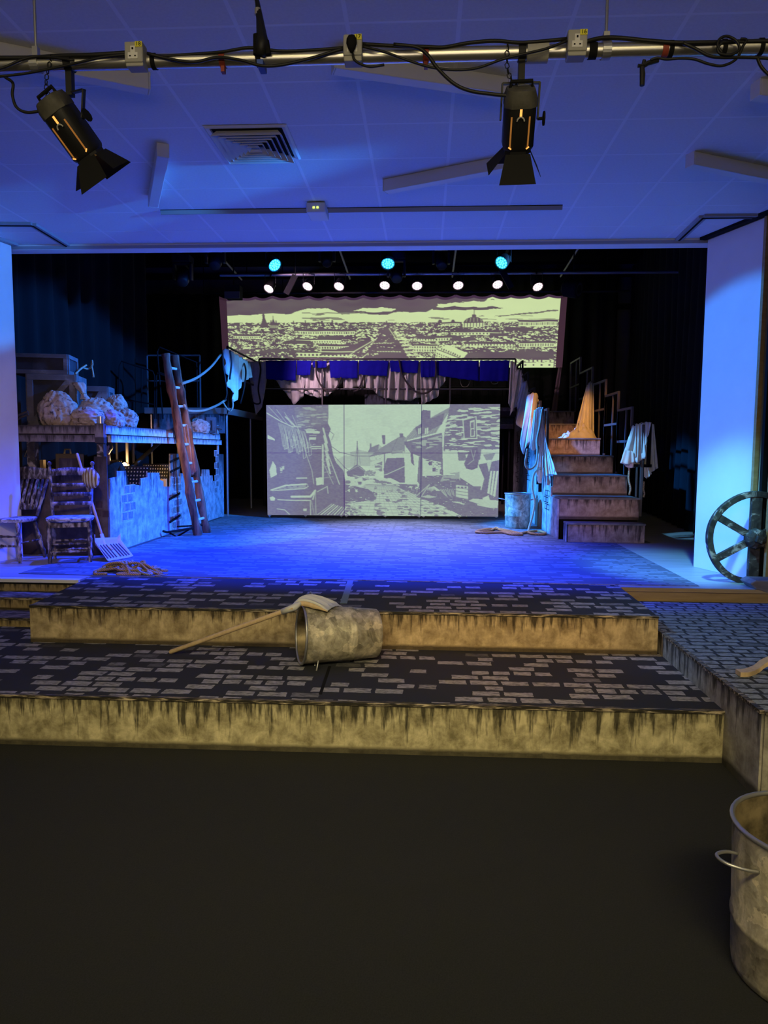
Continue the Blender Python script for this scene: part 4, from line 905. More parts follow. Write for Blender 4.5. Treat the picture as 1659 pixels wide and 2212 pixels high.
rope('rope', 'frayed white rope end on the tread right of the post frame', pxs(9.92, [(1391, 1040), (1390, 1058), (1392, 1066), (1390, 1074)]), .012)

# ---- bins
def bin_(name, label, M_, h, r, taper=.945):
    """cylinder bin standing on local z; M_ places it"""
    t = thing(name, label, 'bin', M_.translation)
    def part(n, mb, m, **k):
        mb.v = [M_ @ v for v in mb.v]; return mb.build(n, m, t, **k)
    mb = MB(); mb.lathe([(0, r*taper*.95), (.006, r*taper*.985), (.03, r*taper), (h*.33, r*(taper*.67+.33)), (h*.34, r*(taper*.66+.34)+.004), (h*.37, r*(taper*.64+.36)+.004), (h*.38, r*(taper*.62+.38)), (h-.03, r), (h, r)], (0, 0, 0), n=40, cap=False); part('body', mb, M['bin'], smooth='all')
    mb = MB(); mb.lathe([(h-.001, r-.004), (.03, r*taper-.006), (.03, .001)], (0, 0, 0), n=40, cap=False); part('inside', mb, M['bininside'], smooth='all')
    mb = MB(); mb.lathe([(.0, .001), (.0, r*taper*.95)], (0, 0, .004), n=40, cap=False); part('base', mb, M['bininside'])
    mb = MB(); mb.tube([(r*1.005*math.cos(a), r*1.005*math.sin(a), h) for a in np.linspace(0, 2*math.pi, 40, endpoint=False)], .009, 8, closed=True); part('rim', mb, M['steel'], smooth='all')
    for sgn in (1, -1):
        mb = MB(); k = r*1.0
        mb.tube(smooth_path([(sgn*k*.97, -.055, h-.10), (sgn*(k+.035), -.055, h-.09), (sgn*(k+.085), -.032, h-.08), (sgn*(k+.1), 0, h-.077), (sgn*(k+.085), .032, h-.08), (sgn*(k+.035), .055, h-.09), (sgn*k*.97, .055, h-.10)], 5), .006, 8); part('handle', mb, M['steel'], smooth='all')
    return t
p = atz(1119, 1141, ZS+.007)
bin_('metal_bin', 'patchy metal bin standing upright on the stage beside the staircase', Matrix.Translation((p.x, p.y+.1, ZS+.007)), .535, .2)
# the bin lying on its side on the lower tier
R0 = .203; al = rad(20); ax = V((-math.cos(al), -math.sin(al), .052)).normalized()
rc = aty(651, 1381, 4.86); xv = V((0, 0, 1)).cross(ax).normalized(); yv = ax.cross(xv)
ML = Matrix((xv, yv, ax)).transposed().to_4x4(); ML.translation = V((rc.x, rc.y, Z1+R0+.012)) - ax*.545
LYB = bin_('metal_bin', 'patchy metal bin lying on its side on the lower tier', ML @ Matrix.Rotation(rad(118), 4, 'Z'), .545, R0, taper=.86)
bin_('metal_bin', 'nearest patchy metal bin with wire handle, standing on the dark carpet at bottom right', Matrix.Translation((1.345, 2.42, .002)) @ Matrix.Rotation(rad(12), 4, 'Z'), .535, .255)
# ------------------------------------------------------------------ crate deck and palisade at the left
DX, DY0, DY1 = -3.56, 7.84, 12.3
t = thing('crate_deck', 'scaffold deck with drip-painted edge boards carrying crates and sacks', 'staging', (-4.3, 10, ZS))
DZ = aty(228, 921, DY0).z
xl = aty(30, 915, DY0).x
MB().bx(xl, DX-.02, DY0+.02, DY1, DZ-.1, DZ).build('deck', M['black'], t)
ep = dripped('edge_board_paint', (.74, .74, .76), (.42, .42, .45), (.04, .04, .05), .17, .7, 26)
dk = dripped('dark_board_paint', (.3, .26, .25), (.17, .14, .135), (.03, .025, .024), .17, .9, 14)
MB().bx(xl-.02, DX-.09, DY0-.015, DY0+.02, DZ-.085, DZ+.01).build('edge_board', dk, t, origin=(-4, DY0, DZ))
MB().bx(xl-.02, DX-.09, DY0-.025, DY0+.02, DZ-.175, DZ-.095).build('edge_board', dk, t, origin=(-3, DY0, DZ-.095))
MB().bx(DX-.02, DX+.012, DY0-.01, DY1, DZ-.085, DZ+.012).build('edge_board', ep, t, origin=(DX, 10, DZ))
MB().bx(DX-.02, DX+.024, DY0+.1, DY1+.05, DZ-.175, DZ-.095).build('edge_board', ep, t, origin=(DX, 9.3, DZ-.095))
MB().bx(DX-.10, DX-.0, DY0-.045, DY0+.03, DZ-.185, DZ+.03).build('corner_block', dk, t, origin=(DX-.05, DY0, DZ+.03))
mb = MB(); mb.tube([(DX-.05, DY0, DZ), (DX-.05, DY0, DZ+.11)], .035, 14); mb.build('post_top', M['alu'], t, smooth=True)
for x, y, r_ in ((DX-.06, DY0+.03, .04), (xl+.19, DY0+.03, .045)): MB().bx(x-r_, x+r_, y-r_, y+r_, ZS, DZ-.17).build('post', M['darkwood'], t, bevel=.004)
MB().tube([(DX-.02, DY1-.05, 1.3), (DX-.02, DY1-.05, DZ+.16)], .025, 10).build('post', M['steel'], t)
mb = MB(); mb.box((DX-.01, DY1-.06, DZ+.12), (.1, .05, .06)); mb.tube([(DX-.06, DY1-.08, DZ+.13), (DX+.07, DY1-.08, DZ+.1)], .018, 8); mb.build('clamp', M['steel'], t)
for x, y in ((DX-.05, 10.35), (DX-.5, 9.6), (DX-.5, 9.8), (-4.6, 10.5)): MB().tube([(x, y, ZS), (x, y, DZ-.1)], .02, 8).build('post', M['railgrey'], t)
MB().tube([(DX-.3, 10.3, DZ-.15), (DX-.7, 9.2, 1.2)], .03, 8).build('brace', M['blackmetal'], t)
mb = MB(); mb.bx(xl-.1, xl+.06, DY0-.05, DY0+.05, DZ-.16, DZ-.02)
mb.tube(pxs(DY0-.06, [(6, 935), (3, 915), (12, 908), (26, 912), (31, 935), (20, 948), (8, 942)]), .012, 7, closed=True); mb.tube(pxs(DY0-.06, [(12, 911), (40, 897), (60, 889)]), .014, 7); mb.tube(pxs(DY0-.02, [(20, 917), (45, 902), (62, 895)]), .012, 7)
mb.build('lashing', M['darkrope'], t)

# ---- palisade along the stage-left edge, cut to a broken skyline
prof = [(236, 1078), (238, 1078), (238, 1034), (252, 1030), (252, 1017), (272, 1017), (273, 1048), (288, 1046), (304, 1049), (304, 1034), (319, 1031), (319, 1021), (344, 1021), (346, 1037), (353, 1040), (353, 1051), (368, 1051), (368, 980), (386, 980), (387, 1058), (390, 1058), (390, 1022), (405, 1023), (407, 1031), (437, 1029), (437, 1014), (452, 1014), (453, 1027), (459, 1027), (460, 1039), (470, 1039), (470, 981), (483, 981), (484, 1121)]
pts = [atx(x, y, DX) for x, y in prof]
pts = [V((DX, p.y, max(ZS+.01, p.z))) for p in pts]
pts = pts[:-1] + [V((DX, pts[-1].y, ZS+.01)), V((DX, pts[0].y, ZS+.01))]
t = thing('palisade', 'broken plank palisade in blue light with painted bricks, running back under the crate deck', 'fence', (DX, 10, ZS))
mb = MB(); mb.prism(pts, (-.02, 0, 0)); mb.build('boards', M['plankpaint'], t, origin=(DX, 10, 1.62))
pb1 = mottled('painted_brick', [(.35, (.12, .125, .14)), (.65, (.26, .26, .28))], (18, 18, 18), 4); pb2 = mottled('pale_outline', [(.35, (.3, .3, .32)), (.65, (.6, .6, .62))], (20, 20, 20))
for y0, z0, n_ in ((8.3, 1.0, 4), (9.98, .72, 7), (12.05, 1.1, 7)):
    mb = MB(); dkm = MB()
    for r_ in range(n_):
        for q_ in range(2 if y0 < 12 else 1):
            y = y0+q_*.17+(r_ % 2)*.08; z = z0+r_*.105
            mb.box((DX+.002, y, z), (.005, .13, .08))
            for s_ in (-1, 1): dkm.box((DX+.0025, y, z+s_*.048), (.004, .15, .009)); dkm.box((DX+.0025, y+s_*.074, z), (.004, .01, .09))
    mb.build('painted_bricks', pb1, t); dkm.build('brick_outline', pb2, t)
for y0, z0 in ((9.95, 1.62), (9.95, 1.48), (9.9, 1.1), (9.9, .78)): MB().beam((DX+.008, y0-.12, z0), (DX+.008, y0+.32, z0+.06), .012, .03).build('strap_line', M['black'], t)
MB().beam((DX+.01, 7.9, ZS+.01), (DX+.01, 12.3, ZS+.01), .03, .02).build('skirting', M['railgrey'], t)

# ---- dark painted flats across the front of the deck
t = thing('front_flat', 'dark brown painted flats with jagged tops, standing behind the two chairs', 'scenery flat', (-4.1, DY0, ZS))
fb = dripped('flat_paint', (.15, .12, .1), (.085, .066, .056), (.03, .022, .02), 1.1, .5, 9)
pr = [(9, 976), (35, 976), (35, 1012), (60, 1030), (62, 1056), (100, 1056), (104, 1018), (130, 1016), (131, 990), (172, 990), (173, 1010), (205, 1008), (206, 986), (233, 986)]
pp = [aty(x, y, DY0) for x, y in pr]; pp = pp + [V((pp[-1].x, DY0, ZS+.008)), V((pp[0].x, DY0, ZS+.008))]
MB().prism([(p.x, DY0-.035, p.z) for p in pp], (0, .02, 0)).build('boards', fb, t, origin=(-4.1, DY0, 1.7))
for x, y in ((214, 1090), (212, 1108), (228, 1110), (208, 1126), (150, 1065), (120, 1090), (132, 1045)):
    p = aty(x, y, DY0-.04); MB().box(p, (.07, .004, .075)).build('painted_brick', mottled('dark_brick', [(.35, (.035, .022, .022)), (.65, (.08, .05, .05))]), t)
mb = MB(); mb.beam(aty(9, 976, DY0-.04), aty(9, 1040, DY0-.04), .05, .02); mb.build('side_strip', fb, t)

# ---- crates
def crate(label, c, size, rz, lit=False):
    t = thing('wooden_crate', label, 'crate', c, rad(rz), 'crates on the crate deck'); w_, d_, h_ = size
    MB().bx(-w_/2, w_/2, -d_/2, d_/2, 0, h_).build('body', M['cratebody'], t, local=True, bevel=.004)
    b = min(.07, h_*.2); e = .014
    for s_, ax_ in ((-1, 'y'), (1, 'x'), (-1, 'x')):
        mb = MB(); L = w_ if ax_ == 'y' else d_
        def q(u, v): return (u, s_*(d_/2+e/2), v) if ax_ == 'y' else (s_*(w_/2+e/2), u, v)
        def bd(u0, u1, v0, v1):
            a_ = q((u0+u1)/2, (v0+v1)/2); mb.box(a_, (u1-u0, e, v1-v0) if ax_ == 'y' else (e, u1-u0, v1-v0))
        bd(-L/2, L/2, 0, b); bd(-L/2, L/2, h_-b, h_); bd(-L/2, -L/2+b, b, h_-b); bd(L/2-b, L/2, b, h_-b)
        mb.build('frame', M['crate'], t, local=True, bevel=.003)
        if h_ > .3:
            mb = MB(); mb.beam(q(-L/2+b, b), q(L/2-b, h_-b), b*.9, e*.9, (0, 1, 0) if ax_ == 'y' else (1, 0, 0))
            mb.build('brace', M['crate'], t, local=True)
    return t
p = aty(117, 912, 8.45); crate('big square crate with a diagonal brace, under the long crate', (p.x, 8.55, DZ), (.54, .5, .62), 13)
p = aty(100, 790, 8.5); crate('long low crate lying on top of the big square crate', (p.x-.02, 8.52, DZ+.625), (.62, .42, .235), 12)
p = aty(204, 905, 9.2); crate('smaller braced crate behind the blue-lit sacks', (p.x, 9.25, DZ), (.38, .36, .55), 12)
p = aty(463, 940, 11.9); crate('small narrow box standing at the far end of the crate deck', (p.x-.06, 11.9, DZ), (.15, .12, .28), 20)

# ---- sacks
def sack(label, c, rx, ry, rz_, seed, neck=None, lean=(0, 0)):
    rnd = random.Random(seed); ph = [rnd.uniform(0, 6.28) for _ in range(9)]
    t = thing('sack', label, 'sack', c, 0, 'sacks heaped on the crate deck'); rows = []
    from mathutils import noise as mn
    off = V((seed*3.7, seed*1.3, 0))
    for j in range(54):
        th = math.pi*j/53; row = []
        for i in range(96):
            a_ = 2*math.pi*i/96; d = V((math.sin(th)*math.cos(a_), math.sin(th)*math.sin(a_), -math.cos(th)))
            n_ = .16*mn.noise(d*1.3+off) + .10*(1-2.4*abs(mn.noise(d*2.6+off))) + .055*(1-2.4*abs(mn.noise(d*5.5+off*2))) + .03*(1-2.4*abs(mn.noise(d*11+off)))
            r_ = 1+n_; z = max(d.z*(1+n_*.8), -.72)
            row.append(V((rx*r_*d.x+lean[0]*(z+.7), ry*r_*d.y+lean[1]*(z+.7), rz_*(z+.72))))
        rows.append(row)
    MB().grid(rows, True).build('bag', M['sack'], t, local=True, smooth='all')
    if neck:
        a_, b_ = V(neck[0]), V(neck[1]); d = b_-a_; rows = []
        for j in range(9):
            v = j/8; rr = [.07, .05, .03, .026, .034, .05, .06, .066, .06][j]; c_ = a_+d*v
            row = []
            for i in range(20):
                an = 2*math.pi*i/20; r_ = rr*(1+.22*math.sin(5*an+v*3)*(v > .2)); row.append(c_+V((r_*math.cos(an), r_*.8*math.sin(an), 0)))
            rows.append(row)
        MB().grid(rows, True).build('neck', M['sack'], t, local=True, smooth='all', solid=.004)
        MB().tube([a_+d*.36+V((.031*math.cos(x), .027*math.sin(x), 0)) for x in np.linspace(0, 6.28, 12, endpoint=False)], .008, 6, closed=True).build('tie', M['rope'], t, local=True)
    return t
def sp_(x, y, Y): p = aty(x, y, Y); return (p.x, Y, DZ+.002)
sack('pale scribbled sack leaning on the big square crate', sp_(126, 912, 8.05), .2, .16, .22, 1)
sack('low tan sack lying on the deck between the others', sp_(186, 912, 8.1), .21, .13, .13, 2)
sack('knotted sack with its tied neck sticking up, lying over the tan sack', (sp_(205, 900, 8.32)[0], 8.35, DZ+.06), .2, .14, .16, 3, ((-.12, 0, .27), (-.2, 0, .47)))
sack('blue-lit bag resting highest against the smaller crate', (sp_(248, 880, 8.85)[0], 8.9, DZ+.13), .12, .12, .17, 4)
sack('blue-lit sack at the right end of the heap, by the deck edge', sp_(268, 912, 8.75), .16, .13, .14, 5)
sack('small blue-lit sack at the front corner post', sp_(246, 915, 8.2), .11, .1, .11, 6)
sack('small lone sack on the far end of the deck, behind the ladder', sp_(428, 938, 11.4), .17, .13, .13, 7)
p = aty(446, 938, 11.75)
rope('strap', 'dark strap lying flat by the small box at the far end of the deck', [(p.x-.12, 11.6, DZ+.02), (p.x-.02, 11.75, DZ+.05), (p.x+.05, 11.7, DZ+.02), (p.x+.12, 11.8, DZ+.04)], .022, 'darkrope', 'strap')
rope('rope', 'pale rope knotted on the guard rail above the smaller crate', pxs([8.6, 8.8, 9.0, 9.2, 9.4, 9.4, 9.4], [(163, 808), (174, 797), (186, 789), (178, 793), (190, 797), (199, 790), (199, 779)]) + pxs(9.4, [(198, 790), (201, 806), (202, 815)]), .013)

# ---- ladder leaning on the deck edge
fa, fb_ = atz(427, 1157, ZS+.004), atz(447, 1151, ZS+.004)
ta, tb = aty(357, 764, fa.y), aty(376, 768, fb_.y)
t = thing('ladder', 'rough brown wooden ladder with pale rungs leaning against the crate deck', 'ladder', (fa.x, (fa.y+fb_.y)/2, ZS))
for a_, b_, sd in ((fa, ta, 1), (fb_, tb, 2)):
    rows = []; d = (b_-a_).normalized(); sx = d.cross(V((0, 1, 0))).normalized(); rnd = random.Random(sd)
    for j in range(26):
        v = j/25; c_ = a_.lerp(b_, v)+V((0, .012*math.sin(v*19+sd), 0)); w_ = .05*(1+.12*math.sin(v*31+sd)+.08*math.sin(v*57))
        rows.append([c_+sx*(w_*x)+V((0, w_*.75*y, 0)) for x, y in ((-1, -.7), (-.6, -1), (.6, -1), (1, -.7), (1, .7), (.6, 1), (-.6, 1), (-1, .7))])
    mb = MB().grid(rows, True); n_ = len(mb.v); mb.f += [list(range(8))[::-1], list(range(n_-8, n_))]
    mb.build('rail', M['wood'], t, smooth=True)
for k in range(9):
    v = .085+k*.105; a_, b_ = fa.lerp(ta, v), fb_.lerp(tb, v)
    MB().tube([a_, b_], .02, 10).build('rung', M['rung'], t, smooth=True)
mb = MB(); v = .045; a_ = fa.lerp(ta, v)
mb.tube([a_+V((.02, .02, 0)), V((DX+.08, a_.y-.25, a_.z-.04)), V((DX+.04, a_.y-.3, a_.z-.02))], .016, 6); mb.tube([a_+V((0, .05, .04)), V((DX+.16, a_.y-.1, a_.z-.12)), V((DX+.1, a_.y-.22, a_.z-.05))], .012, 6)
mb.tube([fb_.lerp(tb, v), V((DX+.1, fb_.y-.25, a_.z))], .012, 6)
mb.build('stay_bar', M['black'], t)
# brown sacking hung behind the ladder
Ys = fa.y+.25
hang('sacking_bundle', 'long brown bundle of sacking hanging from the deck edge behind the ladder', M['brown'], pxs(Ys, [(379, 928), (384, 918), (398, 916), (410, 925)]), pxs([Ys+.0, Ys, Ys], [(401, 1022), (409, 1028), (418, 1020)]), 34, 22, 5, .05, .01, 'bundle', seed=40, nrm=(1, -.6, 0), taper=.8)

# ---- musicians' corner behind the flats
def stand(label, px_, py_, Y, w_, h_, z0):
    t = thing('music_stand', label, 'music stand', (0, Y, ZS), 0, 'music stands under the crate deck'); p = aty(px_, py_, Y); t.location.x = p.x
    nx, ny = 11, 5; mb = MB(); zc = p.z
    T = Matrix.Rotation(rad(-18), 4, 'X')
    for i in range(nx):
        for j in range(ny):
            x0, x1 = -w_/2+w_*i/nx, -w_/2+w_*(i+1)/nx; y0, y1 = -h_/2+h_*j/ny, -h_/2+h_*(j+1)/ny; cx, cy = (x0+x1)/2, (y0+y1)/2; hx, hy = (x1-x0)*.24, (y1-y0)*.24
            o = [(x0, y0), (x1, y0), (x1, y1), (x0, y1)]; q_ = [(cx+hx*math.cos(a_), cy+hy*math.sin(a_)) for a_ in np.linspace(0, 2*math.pi, 8, endpoint=False)]
            vs = [T @ V((x, 0, y))+V((p.x, Y, zc)) for x, y in o+q_]
            mb.add(vs, [(0, 4+5, 4+6, 4+7, 1), (1, 4+7, 4, 4+1, 2), (2, 4+1, 4+2, 4+3, 3), (3, 4+3, 4+4, 4+5, 0)])
    mb.build('desk', M['blackmetal'], t, solid=.002, fixn=False)
    mb = MB(); mb.prism([T @ V((x, .006, y))+V((p.x, Y, zc)) for x, y in ((-w_*.46, -h_*.48), (w_*.46, -h_*.48), (w_*.46, h_*.42), (-w_*.46, h_*.42))], T @ V((0, .003, 0))); tag(mb.build('sheet_music', M['boxwhite']), 'white sheet music resting on the '+label.replace('perforated black ', ''), 'paper', 'sheet music under the crate deck')
    MB().bx(p.x-w_/2, p.x+w_/2, Y-.05, Y+.02, zc-h_/2-.006, zc-h_/2).build('lip', M['blackmetal'], t)
    MB().tube([(p.x, Y+.02, ZS), (p.x, Y+.02, zc)], .012, 8).build('stem', M['blackmetal'], t)
    for k in range(3):
        a_ = 2*math.pi*k/3+.4; MB().tube([(p.x, Y+.02, ZS+.2), (p.x+.22*math.cos(a_), Y+.02+.22*math.sin(a_), ZS+.008)], .009, 6).build('foot', M['blackmetal'], t)
    return t
stand('perforated black music stand right in front of the glowing lamp', 283, 1027, 9.3, .46, .26, 1.4)
stand('perforated black music stand half hidden behind the deck post', 241, 1010, 10.2, .3, .24, 1.5)
stand('perforated black music stand beside the tall plank of the palisade', 335, 1020, 10.4, .4, .26, 1.4)
t = thing('music_lamp', 'small warm lamp glowing between the music stands under the deck', 'lamp', (aty(268, 1005, 9.5).x, 9.5, ZS))
p = aty(269, 1004, 9.5)
MB().tube([(p.x-.0, 9.62, ZS), (p.x, 9.62, p.z-.02), (p.x, 9.56, p.z+.03)], .008, 6).build('stem', M['blackmetal'], t)
mb = MB(); mb.lathe([(0, .004), (.01, .026), (.03, .034), (.05, .026), (.062, .004)], (p.x, 9.5, p.z-.03), n=14); mb.build('bulb', base('bulb_glow', (1, .7, .3), .4, emit=(1, .55, .16), estr=26), t, smooth='all')
for k in range(5): MB().tube([p+V((.04*math.cos(k*1.3), -.02+.5-.5, -.02)), p+V((.065*math.cos(k*1.3), 0, .015*math.sin(k*2)))], .006, 6).build('glow_ray', base('amber_ray_glow', (.8, .5, .15), .15, emit=(1, .5, .1), estr=2), t)  # glowing stubs added to spread the bulb's glow into a starburst
l = bpy.data.lights.new('music_lamp_light', 'POINT'); l.color = (1, .6, .22); l.energy = 22; l.shadow_soft_size = .03; lo = bpy.data.objects.new('music_lamp_light', l); COL.objects.link(lo); lo.location = p+V((0, -.06, .05)); lo['kind'] = 'helper'
# hanging musical triangle
p = aty(62, 972, 8.5)
t = thing('musical_triangle', 'small metal triangle hanging in the gloom under the deck', 'triangle', p)
mb = MB(); mb.tube(pxs(8.5, [(52, 987), (61, 966), (73, 984)])+[aty(54, 987, 8.5)], .006, 6); mb.build('bar', M['steel'], t)
MB().tube([aty(61, 966, 8.5), aty(61, 950, 8.5)], .002, 5).build('string', M['rope'], t)
p = aty(88, 1066, 8.1); t = thing('storage_box', 'dark blue plastic storage box showing between the flats', 'box', (p.x, 8.2, ZS))
MB().bx(p.x-.2, p.x+.25, 8.05, 8.4, ZS+.1, 1.35).build('tub', base('blue_plastic', (.03, .09, .3), .4), t, bevel=.02); MB().bx(p.x-.21, p.x+.26, 8.04, 8.41, 1.33, 1.36).build('rim', base('blue_plastic_rim', (.04, .12, .36), .4), t, bevel=.008); MB().bx(p.x-.18, p.x+.22, 8.08, 8.38, ZS+.007, ZS+.1).build('base', M['black'], t)
p = aty(150, 990, 8.3); t = thing('speaker_box', 'brown box with a curved handle standing behind the slat-back chair', 'box', (p.x, 8.3, ZS))
MB().bx(p.x-.12, p.x+.12, 8.2, 8.42, ZS+.007, 1.74).build('cabinet', mottled('dull_brown', [(.3, (.09, .065, .05)), (.7, (.13, .1, .08))]), t, bevel=.008); MB().tube([(p.x-.06, 8.3, 1.73), (p.x-.05, 8.3, 1.79), (p.x+.01, 8.3, 1.79), (p.x+.02, 8.3, 1.73)], .012, 8).build('handle', M['handle'], t)
p = aty(92, 1002, 8.6); t = thing('wooden_block', 'small ochre block on a dark shelf at the left under the deck', 'block', (p.x, 8.6, p.z-.06)); MB().bx(p.x-.02, p.x+.025, 8.57, 8.63, p.z-.06, p.z+.05).build('block', M['timber'], t)
MB().bx(p.x-.3, p.x+.04, 8.5, 8.8, p.z-.1, p.z-.062).build('shelf', M['darkwood'], t); MB().bx(p.x-.28, p.x-.22, 8.6, 8.7, ZS, p.z-.1).build('leg', M['darkwood'], t); MB().bx(p.x-.0, p.x+.04, 8.6, 8.7, ZS, p.z-.1).build('leg', M['darkwood'], t)
# rehearsal chair back peeping over the palisade
p = aty(355, 1043, 10.3); t = thing('music_chair', 'tan plywood chair back peeping over the palisade left of its tall plank', 'chair', (p.x, 10.3, ZS))
mb = MB(); cc = aty(353, 1043, 10.3); mb.bx(cc.x-.18, cc.x+.06, 10.28, 10.30, cc.z-.1, cc.z+.06); mb.build('backrest', M['handle'], t, bevel=.03)
MB().bx(cc.x-.2, cc.x+.06, 10.3, 10.7, ZS+.42, ZS+.45).build('seat', M['handle'], t, bevel=.01)
for dx_ in (-.18, .04):
    for y_ in (10.32, 10.66): MB().tube([(cc.x+dx_, y_, ZS+.006), (cc.x+dx_, y_, ZS+.43 if y_ > 10.5 else cc.z)], .011, 6).build('leg', M['blackmetal'], t)
# ------------------------------------------------------------------ the two old chairs
def turned(mb, a, b, r=.02, beads=((.18, 1.35), (.3, .75), (.55, 1.4), (.7, .8), (.85, 1.3))):
    a, b = V(a), V(b); L = (b-a).length; prof = []
    for k in range(31):
        v = k/30; rr = r*(.85+.15*math.sin(v*math.pi))
        for c_, s_ in beads: rr += r*(s_-1)*math.exp(-((v-c_)/.035)**2)
        prof.append((v*L, rr))
    mb.lathe(prof, a, b, 12)
    return mb
P_ = M['painted']
def slat_chair():
    t = thing('slat_back_chair', 'flaky-painted slat-back chair with ball finials, the shovel leaning beside it', 'chair', (-3.765, 7.40, ZS+.006), rad(22))
    w_, d_, zs_, H_ = .39, .36, .475, 1.0
    mb = MB(); rows = []
    for z, k in ((zs_-.045, .9), (zs_-.03, 1.0), (zs_-.008, 1.02), (zs_, .96)):
        rows.append([V(((w_/2+.035)*k*math.copysign(abs(math.cos(a))**.5, math.cos(a)), (d_/2+.03)*k*math.copysign(abs(math.sin(a))**.5, math.sin(a))-.01, z)) for a in np.linspace(0, 2*math.pi, 36, endpoint=False)])
    mb.grid(rows, True); mb.f += [list(range(36))[::-1], [36*3+k for k in range(36)]]; mb.build('seat', M['seat'], t, local=True, smooth=True)
    for s_ in (-1, 1):
        turned(MB(), (s_*w_/2, -d_/2+.02, 0), (s_*w_/2, -d_/2+.02, zs_-.03), .021).build('leg', P_, t, local=True, smooth=True)
        mb = MB(); turned(mb, (s_*(w_/2-.01), d_/2, 0), (s_*(w_/2-.005), d_/2+.005, zs_), .019); turned(mb, (s_*(w_/2-.005), d_/2+.005, zs_), (s_*(w_/2+.02), d_/2+.07, H_), .019, ())
        mb.build('back_post', P_, t, local=True, smooth=True)
        MB().lathe([(-.01, .012), (.0, .016), (.008, .011), (.02, .02), (.035, .024), (.05, .018), (.058, .005)], (s_*(w_/2+.02), d_/2+.071, H_), n=14).build('finial', P_, t, local=True, smooth='all')
    for k, z in enumerate((.60, .70, .80, .92)):
        v = (z-zs_)/(H_-zs_); y = d_/2+.005+.065*v; x = w_/2+.02*v; rows = []
        for j in range(2):
            pass
        top = [V((xx, y-.012-.02*math.cos(xx/x*1.5), z+(.022 if k < 3 else .03+.045*max(0, math.cos(xx/x*1.35))))) for xx in np.linspace(-x, x, 15)]
        bot = [V((xx, y-.012-.02*math.cos(xx/x*1.5), z-.022+.01*math.cos(xx/x*1.5))) for xx in np.linspace(-x, x, 15)]
        MB().grid([top, bot]).build('slat' if k < 3 else 'crest_rail', P_, t, local=True, solid=.016, smooth=True)
    MB().bx(-w_/2+.02, w_/2-.02, -d_/2+.01, -d_/2+.03, zs_-.10, zs_-.045).build('apron', P_, t, local=True)
    for z, y in ((.2, -d_/2+.02), (.12, -d_/2+.02), (.2, d_/2), (.1, d_/2)):
        turned(MB(), (-w_/2+.01, y, z), (w_/2-.01, y, z), .011, ((.3, 1.4), (.5, 1.7), (.7, 1.4))).build('stretcher', P_, t, local=True, smooth=True)
    for s_ in (-1, 1): turned(MB(), (s_*(w_/2-.005), -d_/2+.03, .16), (s_*(w_/2-.005), d_/2, .16), .011, ((.5, 1.5),)).build('stretcher', P_, t, local=True, smooth=True)
    return t
slat_chair()
def spindle_chair():
    t = thing('spindle_back_chair', 'flaky-painted spindle-back chair with a broad curved crest, at the left edge', 'chair', (-4.42, 7.42, ZS+.006), rad(-4))
    w_, d_, zs_ = .39, .38, .455
    rows = []
    for z, k in ((zs_-.04, .93), (zs_-.02, 1.0), (zs_-.005, 1.0), (zs_, .95)):
        rows.append([V(((w_/2+.03)*k*math.copysign(abs(math.cos(a))**.6, math.cos(a)), (d_/2+.02)*k*math.copysign(abs(math.sin(a))**.7, math.sin(a)), z)) for a in np.linspace(0, 2*math.pi, 36, endpoint=False)])
    mb = MB().grid(rows, True); mb.f += [list(range(36))[::-1], [36*3+k for k in range(36)]]; mb.build('seat', M['seat'], t, local=True, smooth=True)
    for sx in (-1, 1):
        for sy in (-1, 1): turned(MB(), (sx*(w_/2+.03), sy*(d_/2+.03), 0), (sx*(w_/2-.04), sy*(d_/2-.05), zs_-.02), .021).build('leg', P_, t, local=True, smooth=True)
        turned(MB(), (sx*(w_/2-.02), d_/2-.02, zs_), (sx*(w_/2+.03), d_/2+.12, zs_+.40), .018, ((.15, 1.3), (.3, .8), (.5, 1.4), (.75, 1.3))).build('back_post', P_, t, local=True, smooth=True)
        turned(MB(), (sx*(w_/2-.0), -d_/2+.0, .2), (sx*(w_/2-.0), d_/2, .2), .011, ((.5, 1.5),)).build('stretcher', P_, t, local=True, smooth=True)
    for z in (.17, .27): turned(MB(), (-w_/2, -d_/2+.0, z), (w_/2, -d_/2+.0, z), .011, ((.5, 1.6), (.3, 1.3), (.7, 1.3))).build('stretcher', P_, t, local=True, smooth=True)
    for k in range(7):
        x = (k-3)*.052; MB().tube([(x, d_/2-.03+.02*abs(k-3)*.2, zs_+.08), (x*1.08, d_/2+.03, zs_+.22), (x*1.15, d_/2+.11, zs_+.40)], [.015, .02, .016], 8).build('spindle', P_, t, local=True, smooth='all')
    for z0, name_, h_, xw, y_ in ((zs_+.40, 'crest_rail', .125, w_/2+.055, d_/2+.13), (zs_+.07, 'lower_rail', .06, w_/2-.01, d_/2)):
        rows = []
        for j in range(4):
            v = j/3; rows.append([V((x, y_-.05*math.cos(x/xw*1.4)+.035+.01*v, z0+h_*v+(.012*math.cos(x/xw*3) if j == 3 else 0))) for x in np.linspace(-xw, xw, 25)])
        MB().grid(rows).build(name_, P_, t, local=True, solid=.024, smooth=True)
spindle_chair()
